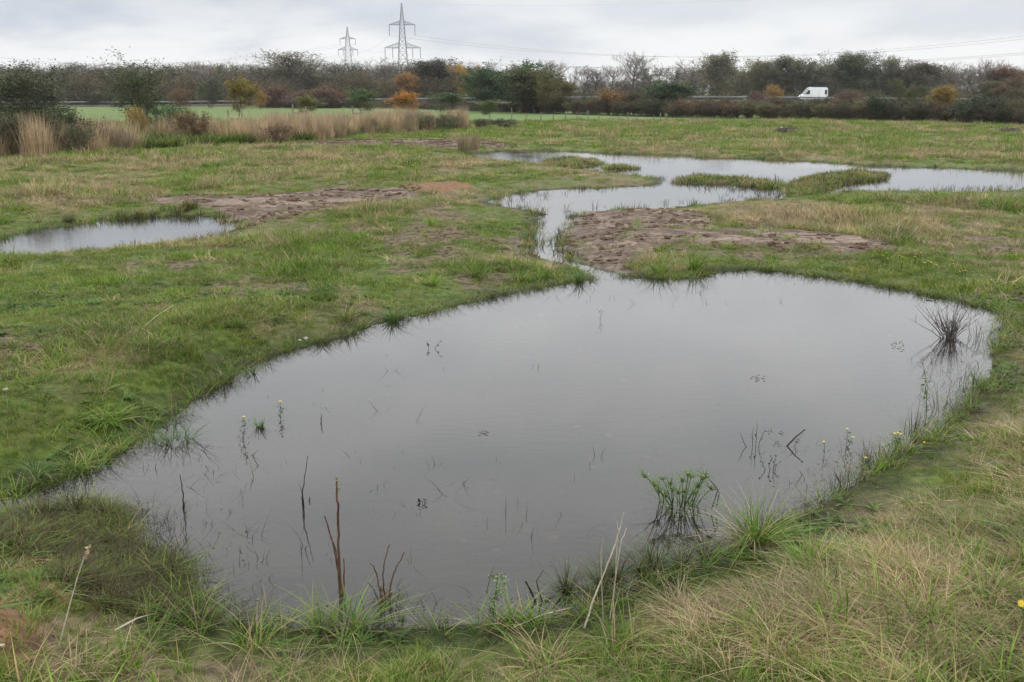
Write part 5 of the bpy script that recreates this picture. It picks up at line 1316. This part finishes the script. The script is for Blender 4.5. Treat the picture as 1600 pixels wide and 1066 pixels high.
for k in range(13):
    a = 6.283 * k / 13; d_ = Vector((math.cos(a), math.sin(a) * .5, math.sin(a) * .8)); s_ = Vector((-math.sin(a), math.cos(a) * .5, math.cos(a) * .8)) * .004
    m.add([tuple(tp), tuple(tp + d_ * .012 + s_), tuple(tp + d_ * .024), tuple(tp + d_ * .012 - s_)], [(0, 1, 2, 3)])
ob('petals', m.mesh('petals', M_YEL), r)
# floating leaves and pondweed
def floaters(px, py, pts, label, s=.02, lift=.012):
    b = wp(px, py); r = empty('floating_leaves', b); tag(r, label, 'pondweed')
    for j, (dx, dy) in enumerate(pts):
        c = wp(px + dx, py + dy) - b; a = random.uniform(0, 6.28); m = MB(); K = 8
        m.add([(c.x, c.y, lift)] + [(c.x + math.cos(a) * math.cos(t) * s - math.sin(a) * math.sin(t) * s * .5, c.y + math.sin(a) * math.cos(t) * s + math.cos(a) * math.sin(t) * s * .5, lift + .004 * math.sin(2 * t)) for t in [6.283 * k / K for k in range(K)]], [(0, k + 1, (k + 1) % K + 1) for k in range(K)]); ob('leaf', m.mesh('leaf', M_WET), r)
floaters(1185, 591, [(-10, -1), (-4, 0), (0, 2), (8, -1), (9, 3), (-1, -3), (-3, 4)], 'row of small dark leaves on the open water right of centre', .022)
floaters(1403, 540, [(-8, -2), (-3, -4), (4, -5), (8, -1), (-6, 3), (2, 4), (7, 8)], 'scattered small dark leaves far right on the open water', .026)
floaters(756, 677, [(-6, 1), (-2, -1), (2, -1), (5, 1)], 'tiny group of dark leaves left of the pond centre', .018)
floaters(1205, 676, [(-4, 0), (0, -3), (14, 0), (17, 2)], 'small leaves just right of the standing pondweed', .016)
floaters(1222, 692, [(-8, 0), (-5, 4), (-12, 3), (22, -4), (25, -2)], 'loose leaves around the foot of the leaning reed', .014)
floaters(1452, 469, [(0, 0)], 'single round lily leaf below the far bank', .07)
def pondweed(px, py, hs, label, seed):
    rs = random.Random(seed); st = [([(px + dx, py, 0), (px + dx * 1.6 + rs.uniform(-3, 3), py - h * .5, 0), (px + dx * 2 + rs.uniform(-4, 4), py - h, 0)], .003, .0015) for dx, h in hs]
    r, b = sticks('pondweed', 'pondweed', label, (px, py), st, M_DARKSTEM)
    leaf_bits(r, 'leaves', [up_at(a, c, b) for s_ in st for a, c, _ in s_[0][1:]], .022, (.035, .05, .025), 16, .012, seed)
pondweed(1176, 698, [(-8, 22), (0, 30), (5, 36), (9, 26)], 'standing pondweed with dark leaflets left of the leaning reed', 31)
pondweed(1203, 735, [(-5, 14), (0, 20), (4, 22), (7, 12)], 'smaller pondweed below the standing one', 32)
pondweed(658, 787, [(-2, 6), (3, 5)], 'tiny sprouting pondweed in the lower middle water', 33)
pondweed(672, 545, [(-2, 8), (6, 12)], 'thin forked pondweed in the upper left water', 34)

# galingale clump
def galingale(px, py):
    b = wp(px, py); r = empty('galingale_clump', b); tag(r, 'green galingale clump with tufted heads standing in the pond', 'sedge')
    rs = random.Random(4)
    tops = [(1008, 744), (1022, 758), (1035, 748), (1047, 756), (1050, 765), (1066, 752), (1075, 742), (1080, 745), (1097, 748), (1102, 745), (1090, 760), (1060, 770), (1030, 768), (1112, 764), (1040, 775), (1070, 768), (1085, 770)]
    m = MB(); hb = []
    for i, (tx, ty) in enumerate(tops):
        bx = 1058 + (tx - 1058) * .45 + rs.uniform(-5, 5); by = py - 12 + rs.uniform(-12, 12)
        p0 = wp(bx, by) - b; p0.z = -.05; p1 = up_at(tx, ty, b, rs.uniform(-.12, .12)); q = MB()
        q.tube(curve(p0, p1, ((p1.x - p0.x) * -.12, 0, .01), 7), [.0045 - .0004 * k for k in range(7)], 5); ob('stem', q.mesh('stem', M_SEDGE), r); hb.append(p1)
    for i, p in enumerate(hb):
        me = blades('head', 16, .004, .075, .007, 1.1, .6, 720 + i, M_SEDGE, 4); ob('leaf_tuft', me, r, p)
        me = leaf_mesh('spikelets', RNG.normal(0, .010, (34, 3)), .014, np.random.RandomState(i), M_LEAF); ob('seed_head', me, r, p + Vector((0, 0, .008)), (.22, .26, .08))
    ob('basal_leaves', blades('basal', 60, .14, .22, .007, .5, .5, 741, M_SEDGE, 5), r, (0, 0, -.03))
    # broken stems on the right
    for pts in ([(1105, 745, .0), (1122, 765, 0), (1112, 795, 0)], [(1112, 758, 0), (1124, 770, .03), (1120, 790, 0)]):
        q = MB(); q.tube([up_at(*p[:2], b, p[2]) for p in pts], [.003, .004, .004], 5); ob('broken_stem', q.mesh('broken_stem', M_DARKSTEM), r)
galingale(1062, 800)

# bare willow shrub at the right shore
def willow():
    b = wp(1484, 528); r = empty('bare_shrub', b); tag(r, 'leafless reddish twiggy shrub standing in water at the right shore', 'shrub'); rs = random.Random(8)
    for i in range(54):
        tx = 1484 + rs.gauss(0, 27); ty = 528 - rs.uniform(18, 60); m = MB()
        p1 = up_at(tx, ty, b, rs.uniform(-.25, .25)); p0 = Vector((rs.gauss(0, .04), rs.gauss(0, .04), -.05))
        c = curve(p0, p1, (0, 0, rs.uniform(-.03, .02)), 6, .012, rs); m.tube(c, [.0055, .0045, .004, .003, .0022, .0012], 4)
        for _ in range(2):
            q = c[rs.randint(2, 4)]; m.tube([q, q + Vector((rs.gauss(0, .06), rs.gauss(0, .06), rs.uniform(.03, .12)))], [.0035, .0015], 3)
        ob('branch', m.mesh('branch', M_GREYSTEM), r)
willow()
for px, py, n, h_, lb in ((1530, 530, 26, .28, 'sparse dead rushes in the water right of the bare shrub'), (1512, 600, 22, .24, 'dead rushes standing off the right bank below the bare shrub'), (1470, 640, 26, .26, 'dark dead rushes on the right shore beside the pale fleabane'),
                         (1428, 680, 30, .24, 'dark weeds at the right shore by the yellow flower cluster'), (1370, 725, 70, .20, 'dense green weeds on the right shore above the tussock'), (1320, 760, 34, .26, 'dark upright rushes in the water at the right shore')):
    tuft(px, py, n, .14, h_, .005, .3, .3, M_WET, lb, 'rush_clump', 'rushes')

# ------------------------------------------------------------------ grass tussocks one can point at
def tussock(px, py, wpx, hpx, n, mats, label, droop=.7, seed=1, water=False, wid=.007):
    b = wp(px, py) if water else gp(px, py); dist = math.hypot(b.y, CAM_H - b.z); w = wpx * dist / F_PX; h = hpx * dist / F_PX * (.8 if (py > 900 and px < 600) else 1.05)
    r = empty('grass_tussock', b); tag(r, label, 'tussock')
    R = w * .16
    for i, (mt, fr) in enumerate(mats):
        nm = {M_LUSH.name: 'green_blades', M_SEDGE.name: 'green_blades', M_FINE.name: 'green_blades'}.get(mt.name, 'dry_blades')
        if mt is M_WET: nm = 'dark_blades'
        ob(nm, blades(nm, int(n * fr * (.75 if py > 930 else 1)), R * (1.6 if py > 930 else 1.1), h * (1.15 if i == 0 else .95), wid if nm != 'dry_blades' else wid * .6, .32 if i == 0 else .6, droop * 1.35, seed * 10 + i, mt, 6, .45, outward=.6), r, (0, 0, -.01))
    return r
GL, DY = M_LUSH, M_STRAW
TUS = [
 (1180, 850, 105, 62, 190, [(GL, .7), (DY, .45)], 'large green tussock bulging over the near right shore', .6),
 (1265, 892, 90, 50, 150, [(GL, .7), (DY, .5)], 'green tussock just right of the large shore tussock', .6),
 (1400, 1010, 120, 50, 150, [(GL, .5), (DY, .7)], 'sprawling tussock with a straw heart at the bottom right', .9),
 (1310, 1000, 110, 52, 120, [(GL, .5), (DY, .7)], 'flattened tussock left of the sprawling straw hearted one', 1.0),
 (1450, 965, 110, 60, 120, [(GL, .7), (DY, .4)], 'green tussock above right of the sprawling one', .8),
 (1545, 935, 110, 52, 120, [(GL, .5), (DY, .6)], 'mixed tussock near the large yellow flower', .9),
 (1490, 850, 80, 30, 80, [(GL, .8), (DY, .2)], 'low green tussock in the dry right bank', .8),
 (1290, 930, 90, 50, 120, [(GL, .4), (DY, .8)], 'shaggy tussock below the shore tussocks', .7),
 (1060, 955, 80, 38, 130, [(DY, .9), (GL, .4)], 'bleached tussock beside the leaning forked stalk', .7),
 (1105, 985, 85, 36, 110, [(DY, .9), (GL, .3)], 'bleached tussock at the bottom middle right', .8),
 (965, 1020, 110, 55, 110, [(GL, .6), (DY, .5)], 'light green tussock at the bottom centre', .8),
 (850, 1040, 110, 50, 100, [(GL, .6), (DY, .5)], 'loose green tussock at the bottom edge, centre', .8),
 (1215, 1035, 120, 50, 110, [(DY, .8), (GL, .3)], 'straw tussock at the bottom edge, right of centre', .8),
 (395, 1015, 90, 75, 80, [(GL, .8), (DY, .3)], 'upright broad bladed tussock in front of the left shore', .7),
 (500, 985, 80, 60, 70, [(GL, .9), (DY, .2)], 'broad bladed green tussock in front of the tall reddish stem', .9),
 (545, 990, 80, 70, 70, [(GL, .9), (DY, .2)], 'second broad bladed tussock right of the reddish stem', .8),
 (310, 985, 80, 75, 70, [(GL, .8), (DY, .2)], 'arching green tussock where the near shore turns left', .9),
 (240, 1010, 90, 70, 80, [(GL, .7), (DY, .4)], 'arching green tussock right of the seed stalk', .8),
 (200, 1045, 90, 70, 80, [(GL, .6), (DY, .7)], 'upright mixed tussock at the bottom left', .5),
 (130, 1058, 90, 50, 70, [(DY, 1.0), (GL, .2)], 'grey straw tussock at the bottom left, right of the bare soil', .6),
 (450, 1050, 80, 60, 70, [(GL, .6), (DY, .6)], 'straw streaked tussock on the lower rim left of centre', .7),
 (100, 668, 110, 34, 130, [(GL, 1.0)], 'dark green spreading tussock on the left bank', .9),
 (170, 662, 90, 34, 110, [(GL, 1.0)], 'dark green tussock beside the dry wisp on the left bank', .9),
 (155, 632, 90, 40, 150, [(DY, 1.0)], 'wispy pale dry tussock on the left bank', .3),
 (540, 500, 60, 26, 90, [(GL, .7), (DY, .5)], 'pale tipped tussock above the long left shore', .4),
 (612, 500, 50, 20, 90, [(M_SEDGE, 1.0)], 'rounded bluish green tussock dipping into the left shore', .6),
 (370, 512, 60, 16, 90, [(M_SEDGE, 1.0)], 'bluish green tussock on the left meadow edge', .6),
 (675, 445, 50, 20, 80, [(GL, 1.0)], 'fresh green tussock on the tongue of land left of the stream', .6),
 (740, 432, 50, 18, 80, [(GL, 1.0)], 'fresh green tussock close to the tip of the tongue of land', .6),
 (810, 440, 50, 20, 80, [(GL, .9), (DY, .2)], 'tussock at the near rim of the tongue of land', .6),
 (905, 440, 40, 18, 60, [(M_SEDGE, 1.0)], 'small sedge at the very tip of the tongue of land', .5),
 (1030, 428, 50, 24, 80, [(GL, 1.0)], 'dense green tussock at the left foot of the clay bank', .5),
 (1085, 422, 60, 26, 90, [(GL, 1.0)], 'dense green tussock below the middle of the clay bank', .5),
 (120, 735, 60, 26, 60, [(GL, 1.0)], 'yellow green shoots on the wet moss of the left bank', .8),
 (60, 745, 60, 26, 60, [(M_SEDGE, 1.0)], 'loose green shoots low on the left bank', .8),
 (395, 590, 40, 18, 60, [(M_SEDGE, 1.0)], 'bluish clump at the waterline of the long left shore', .6),
 (120, 800, 120, 28, 240, [(M_WET, 1.0), (GL, .25)], 'dark wet hummock of sedge between the two left inlets', .4),
 (60, 815, 110, 30, 200, [(M_WET, 1.0), (GL, .25)], 'dark wet sedge hummock at the left edge', .4),
]
for i, (px, py, w, h, n, mats, lb, dr) in enumerate(TUS): tussock(px, py, w, h, n, mats, lb, dr, 80 + i, wid=.0075 if py > 600 else .011)
for i, (px, py, w, h, lb) in enumerate(((885, 925, 24, 40, 'first dark sedge stump from the left in the near shore row'), (940, 918, 40, 44, 'second dark sedge stump from the left in the shore row'), (965, 905, 40, 46, 'third dark sedge stump in the shore row, green topped'), (1003, 900, 44, 48, 'fourth dark sedge stump in the shore row, brown based'),
                                        (1025, 888, 40, 46, 'fifth sedge stump in the shore row with upright leaves'), (1062, 890, 40, 36, 'sixth sedge stump in the shore row, bronze coloured'), (1100, 872, 34, 30, 'last small sedge stump next to the large shore tussock'))):
    tussock(px, py, w, h, 60, [(M_WET, 1.2), (M_SEDGE, .5)], lb, .6, 200 + i, water=True, wid=.006)

# ------------------------------------------------------------------ stones
def stone(px, py, s, label, water=False, z=0.0):
    b = gp(px, py); o = ob('stone', clod_mesh(int(px), M_STONE, .65), None, b + Vector((0, 0, s * .3 + z))); o.scale = (s, s * .8, s * .8); tag(o, label, 'stone')
for px, py, s, lb in ((9, 611, .035, 'buff stone on the left edge of the meadow'), (287, 555, .03, 'pale stone above the mossy left bank'), (478, 530, .04, 'brown stone at the waterline of the left shore'), (468, 533, .03, 'smaller stone beside the brown waterline stone'), (1572, 845, .022, 'flat pale stone in the dry right bank'), (1479, 886, .012, 'white pebble on the right bank'),
                      (80, 920, .010, 'white pebble on the small soil mound'), (109, 921, .010, 'second white pebble on the soil mound'), (43, 943, .014, 'buff pebble below the soil mound'), (4, 1010, .02, 'buff stone in the bottom left corner'), (365, 961, .016, 'pale pebble at the near waterline'), (155, 533, .025, 'white flint in the left meadow'), (545, 482, .02, 'small pebble on the left shore rim')):
    stone(px, py, s, lb)
# long straw stems lying at the near rim
for i, (a, c, lb) in enumerate((((560, 985), (700, 962), 'long brown straw lying along the waterline in the middle'), ((890, 955), (800, 985), 'dry stalk lying along the near rim left of the forked stalk'), ((1040, 990), (1110, 1000), 'short dry stalk lying in the grass at bottom right'), ((180, 990), (250, 960), 'brown straw lying at the left foot of the near pond'), ((270, 480), (215, 520), 'pale straw lying on the left meadow'))):
    p, q = gp(*a), gp(*c); m = MB(); m.tube([Vector((0, 0, .02)), (q - p) * .5 + Vector((0, 0, .035)), (q - p) + Vector((0, 0, .015))], [.005, .004, .002], 5)
    o = ob('fallen_stalk', m.mesh('fallen_stalk', M_PALESTEM if i != 0 else M_REDSTEM), None, p); tag(o, lb, 'stalk')

# ------------------------------------------------------------------ thin damp autumn air
hz, ht = newmat('damp_air'); g = G(ht); pv = g.n('ShaderNodeVolumePrincipled'); pv.inputs['Color'].default_value = (.93, .96, 1.0, 1); pv.inputs['Density'].default_value = 0.00015; pv.inputs['Anisotropy'].default_value = .2
o_ = g.n('ShaderNodeOutputMaterial'); g.l(pv.outputs[0], o_.inputs['Volume'])
m = MB(); m.box((0, 300, 32), (1300, 1040, 70)); hzo = ob('haze', m.mesh('haze', hz)); tag(hzo, 'thin damp air greying the far trees', kind='stuff')

# remove the prototypes that only served as sources
for k, r in protos.items():
    for c in list(r.children): bpy.data.objects.remove(c)
    bpy.data.objects.remove(r)
